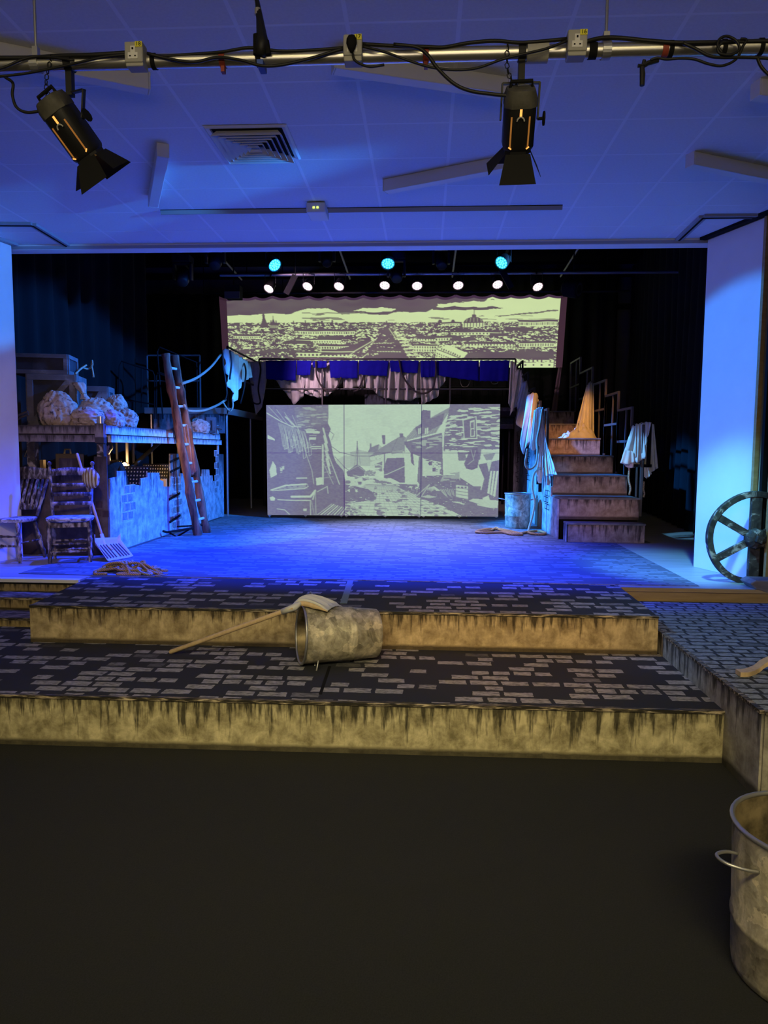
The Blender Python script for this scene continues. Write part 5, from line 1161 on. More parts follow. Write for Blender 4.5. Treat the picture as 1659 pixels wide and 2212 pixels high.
# hat hung on the chair post
hp = aty(196, 1033, 7.28); rows = []
for j in range(17):
    th = math.pi*j/16; row = []
    for i in range(48):
        a_ = 2*math.pi*i/48; x = math.sin(th)*math.cos(a_); z = math.sin(th)*math.sin(a_)
        rid = .012*math.sin(16*(x*.9+.35*z*z-.25*z)) if math.cos(th) < .2 else 0
        row.append(V((.088*x, .05*math.cos(th)*(1)+(-rid if math.cos(th) < 0 else rid)*math.sin(th), .112*z)))
    rows.append([Matrix.Rotation(rad(-14), 4, 'Y') @ v + hp for v in row])
mh = base('striped_wool', rough=.95); g = N(mh); wv = g.n('ShaderNodeTexWave'); g.l(g.co((1, 0, -.25)), wv.inputs['Vector']); wv.inputs['Scale'].default_value = 10; wv.inputs['Distortion'].default_value = 1.2; wv.inputs['Detail Scale'].default_value = .6
g.col(g.ramp(wv.outputs[0], [(.42, (.2, .13, .07)), (.58, (.5, .5, .42))]))
t = thing('striped_cap', 'round brown and pale striped cap hung on the corner of the slat-back chair', 'cap', hp)
MB().grid(rows, True).build('crown', mh, t, smooth='all')
# ---- shovels
def shovel(name, label, h0, h1, blade, sag, hr=.015):
    """h0 handle end, h1 handle socket; blade corners: back-left, back-right, front-right, front-left"""
    t = thing(name, label, 'shovel', (h0+h1)/2)
    MB().lathe([(0, hr*.6), (.01, hr), ((h1-h0).length-.01, hr), ((h1-h0).length, hr*.8)], h0, h1, 12).build('handle', M['handle'], t, smooth=True)
    bl, br_, fr, fl = blade; nn = (br_-bl).cross(fl-bl).normalized(); nn = nn if nn.z > 0 else -nn
    nu, nv = 28, 14; rows = []
    for j in range(nv+1):
        v = j/nv; row = []
        for i in range(nu+1):
            u = i/nu; p = bl.lerp(br_, u).lerp(fl.lerp(fr, u), v)
            lip = .05*max(0, abs(u-.5)*2-.86)/.14 * (1-.7*v) + .05*max(0, .14-v)/.14
            rib = .002*max(0, math.sin(u*2*math.pi*8))*(1 if .2 < v < .9 and .1 < u < .9 and abs(u-.5) > .06 else 0)
            row.append(p+nn*(lip+rib-sag*math.sin(math.pi*u)*.3+sag*math.sin(math.pi*v)))
        rows.append(row)
    MB().grid(rows).build('blade', M['shovel'], t, solid=.006, smooth=True)
    for k in range(8):
        u = .12+.76*k/7+(.03 if k > 3 else -.03); a_, b_ = bl.lerp(br_, u), fl.lerp(fr, u); MB().tube([a_.lerp(b_, .22)+nn*.012, a_.lerp(b_, .9)+nn*.012], .006, 5).build('rib', M['railgrey'], t)  # dark rods painted in for the shading along the blade's grooves
    mid = bl.lerp(br_, .5).lerp(fl.lerp(fr, .5), .5)
    MB().tube([h1+(h0-h1).normalized()*.12, h1+nn*.0, mid+nn*.012], [.02, .026, .008], 10).build('socket', M['shovel'], t, smooth='all')
    return t
f1_, f2_ = atz(231, 1213, ZS+.012), atz(287, 1203, ZS+.012)
b1, b2 = aty(197, 1171, f1_.y+.18), aty(253, 1168, f2_.y+.16)
hs = aty(226, 1176, (b1.y+b2.y)/2-.04); he = aty(166, 979, (b1.y+b2.y)/2+.02)
shovel('shovel', 'pale snow shovel standing against the slat-back chair, its blade lit blue', he, hs, (b1, b2, f2_, f1_), .0)
he = atz(367, 1409, Z1+.017); by = LYB.location.y
hs = aty(636, 1312, 4.74)
sh = thing('shovel', 'broom-handled scoop shovel resting across the top of the lying bin', 'shovel', (he+hs)/2)
MB().lathe([(0, .011), (.01, .0165), ((hs-he).length-.01, .0165), ((hs-he).length, .013)], he, hs, 12).build('handle', M['handle'], sh, smooth=True)
zt = Z1+2*R0+.03
near = smooth_path([aty(x, y, 4.80) for x, y in ((632, 1307), (645, 1300), (660, 1299), (682, 1306), (708, 1320))], 5); far = smooth_path([aty(x, y, 5.06) for x, y in ((652, 1297), (670, 1292), (690, 1292), (715, 1300), (742, 1312))], 5)
rows = []
for j in range(29):
    v = j/28; rib = .014*max(0, math.sin(v*math.pi*2*5))**2
    rows.append([a_.lerp(b_, v)+V((0, 0, rib*min(1, i*.25)*(1 if i < len(near)-2 else .3)+.02*math.sin(math.pi*v))) for i, (a_, b_) in enumerate(zip(near, far))])
MB().grid(rows).build('blade', M['shovel'], sh, solid=.005, smooth=True)
MB().grid([near, [p+V((0, -.004, -.034*min(1, .35+i*.09)*(1-max(0, i-14)/7))) for i, p in enumerate(near)]]).build('blade_lip', M['handle'], sh, solid=.006, smooth=True)  # lit orange side of the blade, painted with the handle's colour
MB().tube([hs+(he-hs).normalized()*.1, hs, near[3]+V((.06, .1, .012))], [.021, .024, .01], 10).build('socket', M['shovel'], sh, smooth='all')

# ---- heap of rope at the stage edge
rnd = random.Random(9); ca, cb = atz(172, 1250, ZS), atz(340, 1246, ZS); cx, cy = (ca.x+cb.x)/2, 6.73; rx = (cb.x-ca.x)/2
t = thing('rope_heap', 'tangled heap of orange and white rope at the stage edge below the chairs', 'rope', (cx, cy, ZS))
for k in range(15):
    pts = []; x, y = rnd.uniform(-.9, .9), rnd.uniform(-.8, .8); an = rnd.uniform(-.5, .5)+(math.pi if x > 0 else 0)
    for j in range(10):
        hh_ = max(0, 1-x*x-y*y)*.11
        pts.append((cx+rx*x, cy+.14*y, ZS+.016+hh_*rnd.uniform(.1, 1.2)))
        an += rnd.uniform(-.9, .9); x += .34*math.cos(an); y += .3*math.sin(an)
        if abs(x) > .95 or abs(y) > .95: an += 2.4; x = max(-1, min(1, x)); y = max(-1, min(1, y))
    MB().tube(smooth_path(pts, 7), .0135, 7).build('rope_strand', M['ropeorange'] if k % 3 else M['rope'], t, smooth='all')
rope('cord', 'frayed thin cord end lying on the floor cloth right of the rope heap', [atz(x, y, ZS+.012) for x, y in ((335, 1244), (350, 1242), (362, 1240))], .006)

# ---- cartwheel and cart shaft at the right edge
wc = aty(1630, 1163, 6.78); RW = .437
t = thing('cartwheel', 'big dark six-spoked cartwheel standing on the stage edge before the blue right wall', 'wheel', (wc.x, wc.y, wc.z-RW))
mb = MB(); rows = []
for i in range(64):
    a_ = 2*math.pi*i/64; rr = RW*(1+.006*math.sin(5*a_)); rows.append([V((wc.x+r_*math.cos(a_), wc.y+y, wc.z+r_*math.sin(a_))) for r_, y in ((rr, -.03), (rr, .03), (rr-.055, .025), (rr-.055, -.025))])
rows.append(rows[0]); mb.grid(rows, True); mb.build('rim', M['darkwood'], t, bevel=.004)
for k in range(6):
    a_ = rad(90+60*k); d = V((math.cos(a_), 0, math.sin(a_))); w_ = .095 if k in (0, 3) else .065
    MB().beam(wc+d*.06, wc+d*(RW-.04), w_, .04, (0, 1, 0)).build('spoke', M['darkwood'], t, bevel=.005)
mb = MB(); mb.lathe([(0, .05), (.02, .085), (.05, .10), (.09, .10), (.12, .085), (.13, .05)], wc+V((0, -.08, 0)), wc+V((0, 1, 0)), 10); mb.build('hub', M['darkwood'], t, bevel=.006)
MB().box(wc+V((0, -.095, 0)), (.06, .05, .06), Matrix.Rotation(rad(20), 3, 'Y')).build('axle_end', M['darkwood'], t, bevel=.006)
t = thing('cart_shaft', 'dark tapered cart shaft lying on the stage edge beside the cartwheel', 'cart', aty(1650, 1262, 6.5))
y_ = 6.5; pa = [aty(x, y, y_) for x, y in ((1611, 1257), (1625, 1250), (1720, 1253), (1720, 1290), (1660, 1281), (1625, 1270))]
dz = max(0, ZS+.006-min(p.z for p in pa))
MB().prism([V((p.x, 6.42, p.z)) for p in pa], (0, .22, 0)).build('shaft', mottled('purple_grey_wood', [(.3, (.12, .1, .1)), (.7, (.25, .21, .2))], (3, 14, 14), 4, .6), t, bevel=.012)
mb = MB(); pts = [atz(x, y, ZR+.02) for x, y in ((1594, 1453), (1614, 1452), (1634, 1444))]+[aty(1650, 1432, atz(1634, 1444, ZR+.02).y), aty(1690, 1415, atz(1634, 1444, ZR+.02).y)]
rows = []
for i, p in enumerate(smooth_path(pts, 5)): rows.append([p+V((0, a_, b_)) for a_, b_ in ((-.035, -.016), (.035, -.016), (.035, .012), (-.035, .012))])
mb.grid(rows, True); mb.f += [[0, 1, 2, 3], [len(mb.v)-k for k in (1, 2, 3, 4)]]
tag(mb.build('wooden_shaft', M['handle'], smooth=True), 'curved pale wooden shaft lying on the blue-lit side deck at the right edge', 'handle')

# ---- musician behind the deck post (seated, head bowed)
def person(px, py, Y):
    h = aty(px, py, Y); t = thing('person', 'person in dark clothes sitting behind the deck post with head bowed', 'person', (h.x, Y, ZS))
    sk = mottled('skin', [(.3, (.42, .25, .19)), (.7, (.5, .31, .24))], (20, 20, 20), 3, .55, bump=.05)
    o = h; zz = ZS
    J = dict(pel=(0, .12, .52), spine=(0, .1, .72), chest=(0, .04, .92), neck=(0, -.02, 1.03), sl=(-.17, .03, .97), sr=(.17, .03, .97), el=(-.23, -.08, .74), er=(.23, -.08, .74), wl=(-.12, -.28, .72), wr=(.12, -.28, .72), hl=(-.1, .1, .5), hr=(.1, .1, .5), kl=(-.14, -.33, .5), kr=(.14, -.33, .5), al=(-.14, -.3, .09), ar=(.14, -.3, .09), tl=(-.15, -.45, .04), tr=(.15, -.45, .04))
    R_ = dict(pel=.15, spine=.13, chest=.14, neck=.055, sl=.07, sr=.07, el=.045, er=.045, wl=.03, wr=.03, hl=.09, hr=.09, kl=.065, kr=.065, al=.042, ar=.042, tl=.035, tr=.035)
    E_ = [('pel', 'spine'), ('spine', 'chest'), ('chest', 'neck'), ('chest', 'sl'), ('chest', 'sr'), ('sl', 'el'), ('sr', 'er'), ('el', 'wl'), ('er', 'wr'), ('pel', 'hl'), ('pel', 'hr'), ('hl', 'kl'), ('hr', 'kr'), ('kl', 'al'), ('kr', 'ar'), ('al', 'tl'), ('ar', 'tr')]
    for s_, wn in ((-1, 'wl'), (1, 'wr')):   # palms and five separate fingers
        b_ = V(J[wn]); J['p'+wn] = tuple(b_+V((-s_*.02, -.05, 0))); R_['p'+wn] = .026; E_.append((wn, 'p'+wn))
        for k in range(5):
            x0 = s_*(-.035+.018*k); L = (.05, .07, .076, .07, .055)[k]; a_ = b_+V((x0 if k else -s_*.05, -.085 if k else -.05, 0)); m_ = a_+V((0, -L*.5, .004)); e_ = m_+V((0, -L*.35, -.025))
            for n_, v_ in (('a', a_), ('m', m_), ('e', e_)): J[f'{wn}{k}{n_}'] = tuple(v_); R_[f'{wn}{k}{n_}'] = .009
            E_ += [('p'+wn, f'{wn}{k}a'), (f'{wn}{k}a', f'{wn}{k}m'), (f'{wn}{k}m', f'{wn}{k}e')]
    ks = list(J); me = bpy.data.meshes.new('body'); me.from_pydata([V(J[k]) for k in ks], [(ks.index(a_), ks.index(b_)) for a_, b_ in E_], [])
    ob = bpy.data.objects.new('body', me); COL.objects.link(ob); ob.parent = t
    md = ob.modifiers.new('skin', 'SKIN'); me.skin_vertices.new() if not me.skin_vertices else None
    for k, sv in zip(ks, me.skin_vertices[0].data): sv.radius = (R_[k], R_[k]); sv.use_root = (k == 'pel')
    ob.modifiers.new('sub', 'SUBSURF').render_levels = 2
    dkc = mottled('dark_jumper', [(.3, (.012, .012, .014)), (.7, (.025, .025, .03))], (30, 30, 30), 3, .95); me.materials.append(dkc)
    hz_ = h.z-zz; T = Matrix.Translation((0, -.07, hz_)) @ Matrix.Rotation(rad(32), 4, 'X')
    rows = []
    for j in range(21):
        th = math.pi*j/20; row = []
        for i in range(28):
            a_ = 2*math.pi*i/28; x, y, z = math.sin(th)*math.cos(a_), math.sin(th)*math.sin(a_), -math.cos(th)
            w_ = .078*(1-.22*max(0, -z)); dp = .1; p = V((w_*x, dp*y, .125*z))
            f_ = max(0, -y)
            p.y -= f_**6*(.028*math.exp(-((z+.12)/.14)**2)*math.exp(-(x/.22)**2) + .012*math.exp(-((z+.5)/.1)**2)*math.exp(-(x/.3)**2) - .014*math.exp(-((z-.08)/.1)**2)*math.exp(-((abs(x)-.42)/.16)**2))
            row.append(T @ p)
        rows.append(row)
    hd = MB().grid(rows, True); hd.build('head', sk, t, local=True, smooth='all')
    MB().tube([(0, -.02, 1.0), (0, -.05, hz_-.06)], [.055, .05], 12).build('neck', sk, t, local=True, smooth='all')
    for s_ in (-1, 1):
        MB().lathe([(0, .006), (.004, .02), (.012, .024), (.016, .012)], T @ V((s_*.072, .01, -.0)), T @ V((s_*.2, .03, 0)), 12).build('ear', sk, t, local=True, smooth='all')
        MB().lathe([(0, .002), (.004, .008), (.008, .002)], T @ V((s_*.032, -.09, .012)), T @ V((s_*.032, -.2, .012)), 8).build('eye', M['black'], t, local=True, smooth='all')
    MB().tube([T @ V((x, -.096, -.062-.004*abs(x)*20)) for x in (-.025, 0, .025)], .004, 6).build('mouth', mottled('lip', [(.3, (.3, .12, .1)), (.7, (.34, .14, .12))]), t, local=True, smooth='all')
    rows = []
    for j in range(12):
        th = math.pi*(.02+.56*j/11); rows.append([T @ (V((.086*math.sin(th)*math.cos(a_), .109*math.sin(th)*math.sin(a_)+.006, .133*math.cos(th)*(1 if math.sin(a_) > -.3 or th < .9 else .9)))*(1+.02*math.sin(9*a_+th*7))+V((0, .012*(math.sin(th)) if math.sin(a_) < 0 else 0, .01*max(0, -math.sin(a_))*th))) for a_ in np.linspace(0, 2*math.pi, 30, endpoint=False)])
    MB().grid(rows, True).build('hair', mottled('dark_hair', [(.3, (.01, .007, .006)), (.7, (.03, .02, .016))], (60, 60, 8), 3, .6), t, local=True, smooth='all', solid=.006)
    for y_, d_ in ((.12, 0),):
        s_ = thing('stool', 'black stool under the seated musician', 'stool', (h.x, Y+.12, ZS)); MB().lathe([(.36, .16), (.38, .17), (.4, .16)], (0, 0, 0), n=24).build('seat', M['black'], s_, local=True)
        for k in range(4): a_ = math.pi/4+k*math.pi/2; MB().tube([(.1*math.cos(a_), .1*math.sin(a_), .37), (.16*math.cos(a_), .16*math.sin(a_), .004)], .012, 6).build('leg', M['blackmetal'], s_, local=True)
    t.rotation_euler.z = rad(25)
person(228, 966, 9.1)
# ------------------------------------------------------------------ ceiling fittings
mb = MB()
vq = [atz(x, y, CEIL-.006) for x, y in ((452, 276), (612, 276), (636, 341), (494, 343))]
vx0, vx1, vy0, vy1 = min(vq[0].x, vq[3].x), max(vq[1].x, vq[2].x), vq[0].y, vq[2].y
cx, cy, hw = (vx0+vx1)/2, (vy0+vy1)/2, min(vx1-vx0, vy1-vy0)/2
t = thing('air_vent', 'square ceiling air vent with nested louvres', 'vent', (cx, cy, CEIL-.02))
def ring(mb, h0, z0, h1, z1):
    a = [V((cx+sx*h0, cy+sy*h0, z0)) for sx, sy in ((-1, -1), (1, -1), (1, 1), (-1, 1))]; b = [V((cx+sx*h1, cy+sy*h1, z1)) for sx, sy in ((-1, -1), (1, -1), (1, 1), (-1, 1))]
    mb.add(a+b, [(i, (i+1) % 4, 4+(i+1) % 4, 4+i) for i in range(4)])
MB().bx(cx-hw*.95, cx+hw*.95, cy-hw*.95, cy+hw*.95, CEIL-.002, CEIL+.001).build('backing', M['black'], t)
mb = MB(); ring(mb, hw+.03, CEIL-.004, hw+.015, CEIL-.014); ring(mb, hw+.015, CEIL-.014, hw*.97, CEIL-.008); mb.build('frame', M['batten'], t, solid=.003)
for k in range(6):
    h0 = hw*(.95-.155*k); mb = MB(); ring(mb, h0, CEIL-.05, h0-hw*.125, CEIL-.008); mb.build('louvre', M['batten'], t, solid=.003)
# fluorescent battens
def batten(label, a, b, w_=.085, h_=.095):
    z = CEIL-h_/2; A, B = V((*a, z)), V((*b, z))
    t = thing('ceiling_batten', label, 'light fitting', (A+B)/2, 0, 'unlit ceiling battens'); d = (B-A).normalized()
    MB().beam(A, B, w_, h_).build('body', M['batten'], t, bevel=.006)
    for e, s_ in ((A, -1), (B, 1)): MB().beam(e, e+d*s_*.01, w_*1.02, h_*1.02).build('end_cap', M['boxwhite'], t, bevel=.004)
bz = CEIL-.05
def p2(x, y): p = atz(x, y, bz); return (p.x, p.y)
a = p2(320, 182); b = p2(0, 118); d = V((b[0]-a[0], b[1]-a[1]))*1.25
batten('unlit white ceiling batten poking out behind the left end of the pipe', a, (a[0]+d.x, a[1]+d.y))
a = p2(1092, 192); b = p2(800, 148); d = V((b[0]-a[0], b[1]-a[1]))*1.25
batten('unlit white ceiling batten passing behind the right-hand lantern', a, (a[0]+d.x, a[1]+d.y))
batten('short-looking unlit batten seen nearly end-on left of the air vent', p2(352, 326), p2(331, 436))
a = p2(834, 404); b = p2(1080, 357); d = V((b[0]-a[0], b[1]-a[1]))*1.12
batten('unlit white batten slanting below the right-hand lantern', a, (a[0]+d.x, a[1]+d.y))
a = p2(1492, 346); b = p2(1659, 380); d = V((b[0]-a[0], b[1]-a[1]))*1.8
batten('unlit white ceiling batten at the right edge above the return wall', a, (a[0]+d.x, a[1]+d.y))
a = p2(1634, 195); batten('end of an unlit batten at the very right edge, under the pipe', a, (a[0]+.8, a[1]+.2))
# long projector-screen slot with the little sensor box
a, b = atz(345, 453, CEIL-.004), atz(1215, 444, CEIL-.004)
t = thing('screen_slot', 'long narrow ceiling slot of a retracted screen', 'ceiling slot', ((a.x+b.x)/2, a.y, CEIL-.02))
y0 = (a.y+b.y)/2
MB().bx(a.x, b.x, y0+.0, y0+.10, CEIL-.006, CEIL+.004).build('gap', M['black'], t)
MB().prism([(a.x, y0+.0, CEIL-.002), (a.x, y0+.012, CEIL-.04), (a.x, y0+.02, CEIL-.04), (a.x, y0+.02, CEIL-.002)], (b.x-a.x, 0, 0)).build('lip', M['boxgrey'], t)
p = atz(684, 452, CEIL-.05)
t = thing('sensor_box', 'small white ceiling sensor box with green indicator lights at the slot', 'sensor', (p.x, p.y, CEIL-.1))
MB().bx(p.x-.085, p.x+.085, p.y-.06, p.y+.19, CEIL-.095, CEIL-.006).build('housing', M['batten'], t, bevel=.012)
for dx in (-.022, -.012, .012, .022): MB().bx(p.x+dx-.0035, p.x+dx+.0035, p.y-.064, p.y-.058, CEIL-.062, CEIL-.046).build('indicator', base('green_led', (.5, .8, .1), .4, emit=(.65, .9, .12), estr=2.2) if dx == -.022 else bpy.data.materials['green_led'], t)

# ------------------------------------------------------------------ lighting bar with its sockets, cables and lanterns
YP = 2.9; pc_ = aty(830, 121, YP); ZP = pc_.z; RP = .0265
t = thing('lighting_bar', 'long horizontal aluminium lighting bar hung below the ceiling', 'pipe', (0, YP, ZP-RP))
MB().lathe([(0, RP), (6.4, RP)], (-3.2, YP, ZP), (4, YP, ZP), 24).build('pipe', M['alu'], t, smooth=True)
def band(x, w_, m, nm, r=RP+.003):
    p = aty(x, 120, YP); MB().lathe([(-w_/2, r), (w_/2, r)], (p.x, YP, ZP), (p.x+1, YP, ZP), 20).build(nm, m, t, smooth=True); return p.x
for x, w_ in ((333, .018), (560, .02), (1279, .03), (1447, .017), (1561, .017), (1641, .016)): band(x, w_, M['black'], 'tape_band')
band(1160, .08, M['boxgrey'], 'sleeve', RP+.012)
for x in (482, 920, 1434):
    px_ = band(x, .022, M['red'], 'red_clip'); 
for x in (482, 920):
    px_ = aty(x, 120, YP).x; MB().bx(px_-.007, px_+.007, YP-.012, YP+.012, ZP-RP-.022, ZP-RP).build('clip_tail', M['red'], t)
for x, yb in ((78, 118), (1309, 95)):
    px_ = aty(x, yb, YP).x; rt = thing('hanger_rod', ('thin steel rod carrying the bar near its left end', 'thin steel rod carrying the bar right of the socket numbered 16')[x > 500], 'rod', (px_, YP, ZP), 0, 'rods holding the lighting bar')
    MB().tube([(px_, YP, ZP+RP), (px_, YP, CEIL)], .006, 8).build('rod', M['steel'], rt); mb = MB(); mb.lathe([(-.016, RP+.006), (.016, RP+.006)], (px_, YP, ZP), (px_+1, YP, ZP), 20); mb.box((px_, YP, ZP+RP+.018), (.022, .022, .04)); mb.build('clamp', M['steel'], rt)
def socket(px, py, num, label, plug=False):
    p = aty(px, py, YP-.035); s_ = .036
    t = thing('socket_box', label, 'socket', p, 0, 'numbered socket boxes on the bar')
    MB().bx(p.x-s_, p.x+s_, YP-.062, YP-.01, p.z-s_*1.02, p.z+s_*1.1).build('case', M['boxgrey'], t, bevel=.006)
    y = YP-.0635; mb = MB()
    mb.bx(p.x-.012, p.x+.008, y-.001, y+.003, p.z-.004, p.z+.022); mb.bx(p.x-.022, p.x+.018, y-.001, y+.003, p.z-.026, p.z-.002); mb.build('face_plate', M['boxwhite'], t, bevel=.003)
    mb = MB(); mb.box((p.x-.002, y-.002, p.z+.011), (.006, .003, .007)); mb.box((p.x-.012, y-.002, p.z-.016), (.006, .003, .004)); mb.box((p.x+.008, y-.002, p.z-.016), (.006, .003, .004)); mb.build('pin_slots', M['black'], t)
    lx, lz = p.x+.021, p.z+.026
    lb = MB().bx(lx-.0135, lx+.0135, y-.001, y+.001, lz-.009, lz+.011).build('number_label', M['yellow'], t)
    cu = bpy.data.curves.new('number', 'FONT'); cu.body = num; cu.size = .021; cu.align_x = 'CENTER'; cu.align_y = 'CENTER'; cu.extrude = .0004
    tmp = bpy.data.objects.new('number_text', cu); me = bpy.data.meshes.new_from_object(tmp); bpy.data.objects.remove(tmp); o = bpy.data.objects.new('number', me); COL.objects.link(o); o.parent = lb; o.location = (lx-p.x, y-.002-p.y, lz+.001-p.z); o.rotation_euler = (rad(90), 0, 0); me.materials.clear(); me.materials.append(M['black'])
    if plug:
        pl = thing('plug', 'black mains plug pushed into the socket box numbered 17', 'plug', (p.x-.002, y-.02, p.z))
        rows = []
        for z, w_, d_ in ((-.032, .006, .012), (-.02, .014, .02), (-.004, .02, .026), (.012, .019, .026), (.024, .013, .02), (.03, .004, .01)): rows.append([V((p.x-.002+w_*math.cos(a_), y-d_*.5-.002+d_*.5*math.sin(a_), p.z+z)) for a_ in np.linspace(0, 2*math.pi, 18, endpoint=False)])
        mb = MB().grid(rows, True); mb.f += [list(range(18))[::-1], [90+k for k in range(18)]]; mb.build('body', M['black'], pl, smooth='all')
    MB().bx(p.x-s_*.95, p.x+s_*.95, YP-.055, YP-.0, ZP-RP-.016, ZP-RP+.03).build('saddle', M['boxgrey'], t, bevel=.004)
socket(294, 120, '18', 'grey socket box numbered 18, leftmost on the lighting bar')
socket(763, 105, '17', 'grey socket box numbered 17, with a black plug in it', True)
socket(1245, 95, '16', 'grey socket box numbered 16, rightmost on the lighting bar')
def cable(label, pts, r=.006, Y=YP-.03):
    rope('cable', label, [aty(x, y, Y+.008*math.sin(x*.02)) for x, y in pts], r, 'rubber', 'cable', 'cables along the lighting bar')
cable('black cable bundle running from the left edge to socket 18', [(-60, 125), (60, 125), (130, 121), (200, 119), (276, 114)], .009)
cable('thin black cable dipping under the bar near the left edge', [(-60, 170), (0, 165), (60, 158), (140, 142), (220, 124), (280, 117)], .005, YP-.04)
cable('thin black cable rising over the bar left of the left lantern', [(-60, 152), (0, 148), (50, 128), (90, 122), (160, 130)], .005, YP-.045)
cable('black cable looping down to the back of the left-hand lantern', [(10, 166), (28, 180), (27, 205), (36, 232), (60, 243), (95, 238)], .006, YP-.0)
cable('black cable from socket 18 arching over the middle of the bar', [(318, 115), (350, 121), (420, 117), (480, 112), (540, 103), (600, 110), (660, 109), (745, 103)], .006)
cable('black cable draped low along the bar under the taped bundle', [(320, 116), (370, 128), (420, 134), (470, 124), (520, 130), (565, 142), (610, 140), (670, 126), (745, 104)], .006, YP-.045)
cable('thick black cable along the top of the bar right of socket 17', [(782, 95), (850, 99), (920, 101), (960, 102), (1010, 93), (1070, 88), (1130, 92), (1225, 84)], .007)
cable('second black cable from socket 17, sagging to the right-hand lantern clamp', [(782, 100), (830, 112), (880, 130), (930, 145), (980, 151), (1030, 147), (1085, 128), (1130, 117), (1180, 105), (1225, 88)], .005, YP-.05)
cable('black cable curving down from the bar to the back of the right-hand lantern', [(850, 96), (900, 102), (925, 120), (945, 147), (980, 180), (1015, 196), (1060, 203), (1110, 209), (1120, 218)], .007, YP-.055)
cable('white-tipped black lead hanging from the plug in socket 17', [(762, 116), (765, 128), (778, 138), (800, 144), (830, 140)], .005, YP-.07)
cable('black cable pair along the bar right of socket 16', [(1264, 90), (1300, 82), (1340, 82), (1400, 88), (1460, 92), (1520, 92), (1600, 90), (1720, 88)], .008)
cable('black cable swooping below the right end of the bar', [(1475, 93), (1500, 104), (1530, 120), (1560, 124), (1620, 124), (1720, 130)], .006, YP-.045)
cable('black cable coil looped over the bar near the right edge', [(1560, 92), (1550, 105), (1556, 116), (1580, 118), (1597, 106), (1590, 88), (1570, 78), (1555, 84), (1550, 98), (1560, 115)], .005, YP-.055)
cable('black cable slung under the bar right of the red clip', [(1405, 130), (1420, 125), (1440, 128), (1470, 126), (1500, 128), (1530, 138), (1560, 142), (1590, 128), (1605, 100), (1612, 86), (1600, 84)], .005, YP-.04)
cable('black cable end dropping out of frame at the right edge', [(1636, 125), (1645, 145), (1665, 165), (1690, 180)], .006, YP-.05)
t = thing('dangling_tie', 'short black cable tie-end dangling under the bar at the right', 'cable tie', aty(1387, 185, YP))
mb = MB(); mb.tube(pxs(YP-.03, [(1422, 130), (1400, 136), (1390, 142)]), .009, 7); mb.tube(pxs(YP-.03, [(1378, 142), (1388, 142), (1392, 130)]), .007, 7); mb.build('knot', M['rubber'], t); MB().tube(pxs(YP-.03, [(1387, 145), (1388, 160), (1387, 185)]), [.009, .0105, .009], 8).build('tail', M['rubber'], t)
t = thing('cable_bundle', 'taped black cable bundle dropping from the ceiling onto the bar left of centre', 'cable', aty(565, 118, YP))
b0 = aty(562, 128, YP-.035); mb = MB(); mb.tube([aty(548, -30, YP+.0), aty(556, 5, YP-.0), aty(561, 40, YP-.01), aty(565, 75, YP-.03), aty(567, 95, YP-.04), aty(562, 120, YP-.04)], [.008, .009, .014, .02, .026, .02], 10); mb.build('bundle', M['rubber'], t, smooth='all')
p = aty(557, 25, YP-.006); MB().tube([p+V((0, 0, .01)), p-V((.0, 0, .012))], .0125, 10).build('tape_ring', M['boxgrey'], t); mb = MB(); p = aty(562, 92, YP-.04); mb.box(p, (.03, .02, .06)); mb.tube([aty(553, 75, YP-.04), aty(553, 118, YP-.04)], .011, 8); mb.tube([aty(575, 88, YP-.04), aty(580, 118, YP-.04)], .011, 8); mb.build('connector', M['black'], t)
MB().bx(p.x-.012, p.x+.012, YP-.05, YP+.02, ZP-RP-.02, ZP-RP+.0).build('hook', base('blue_clip', (.05, .1, .4), .5), t)
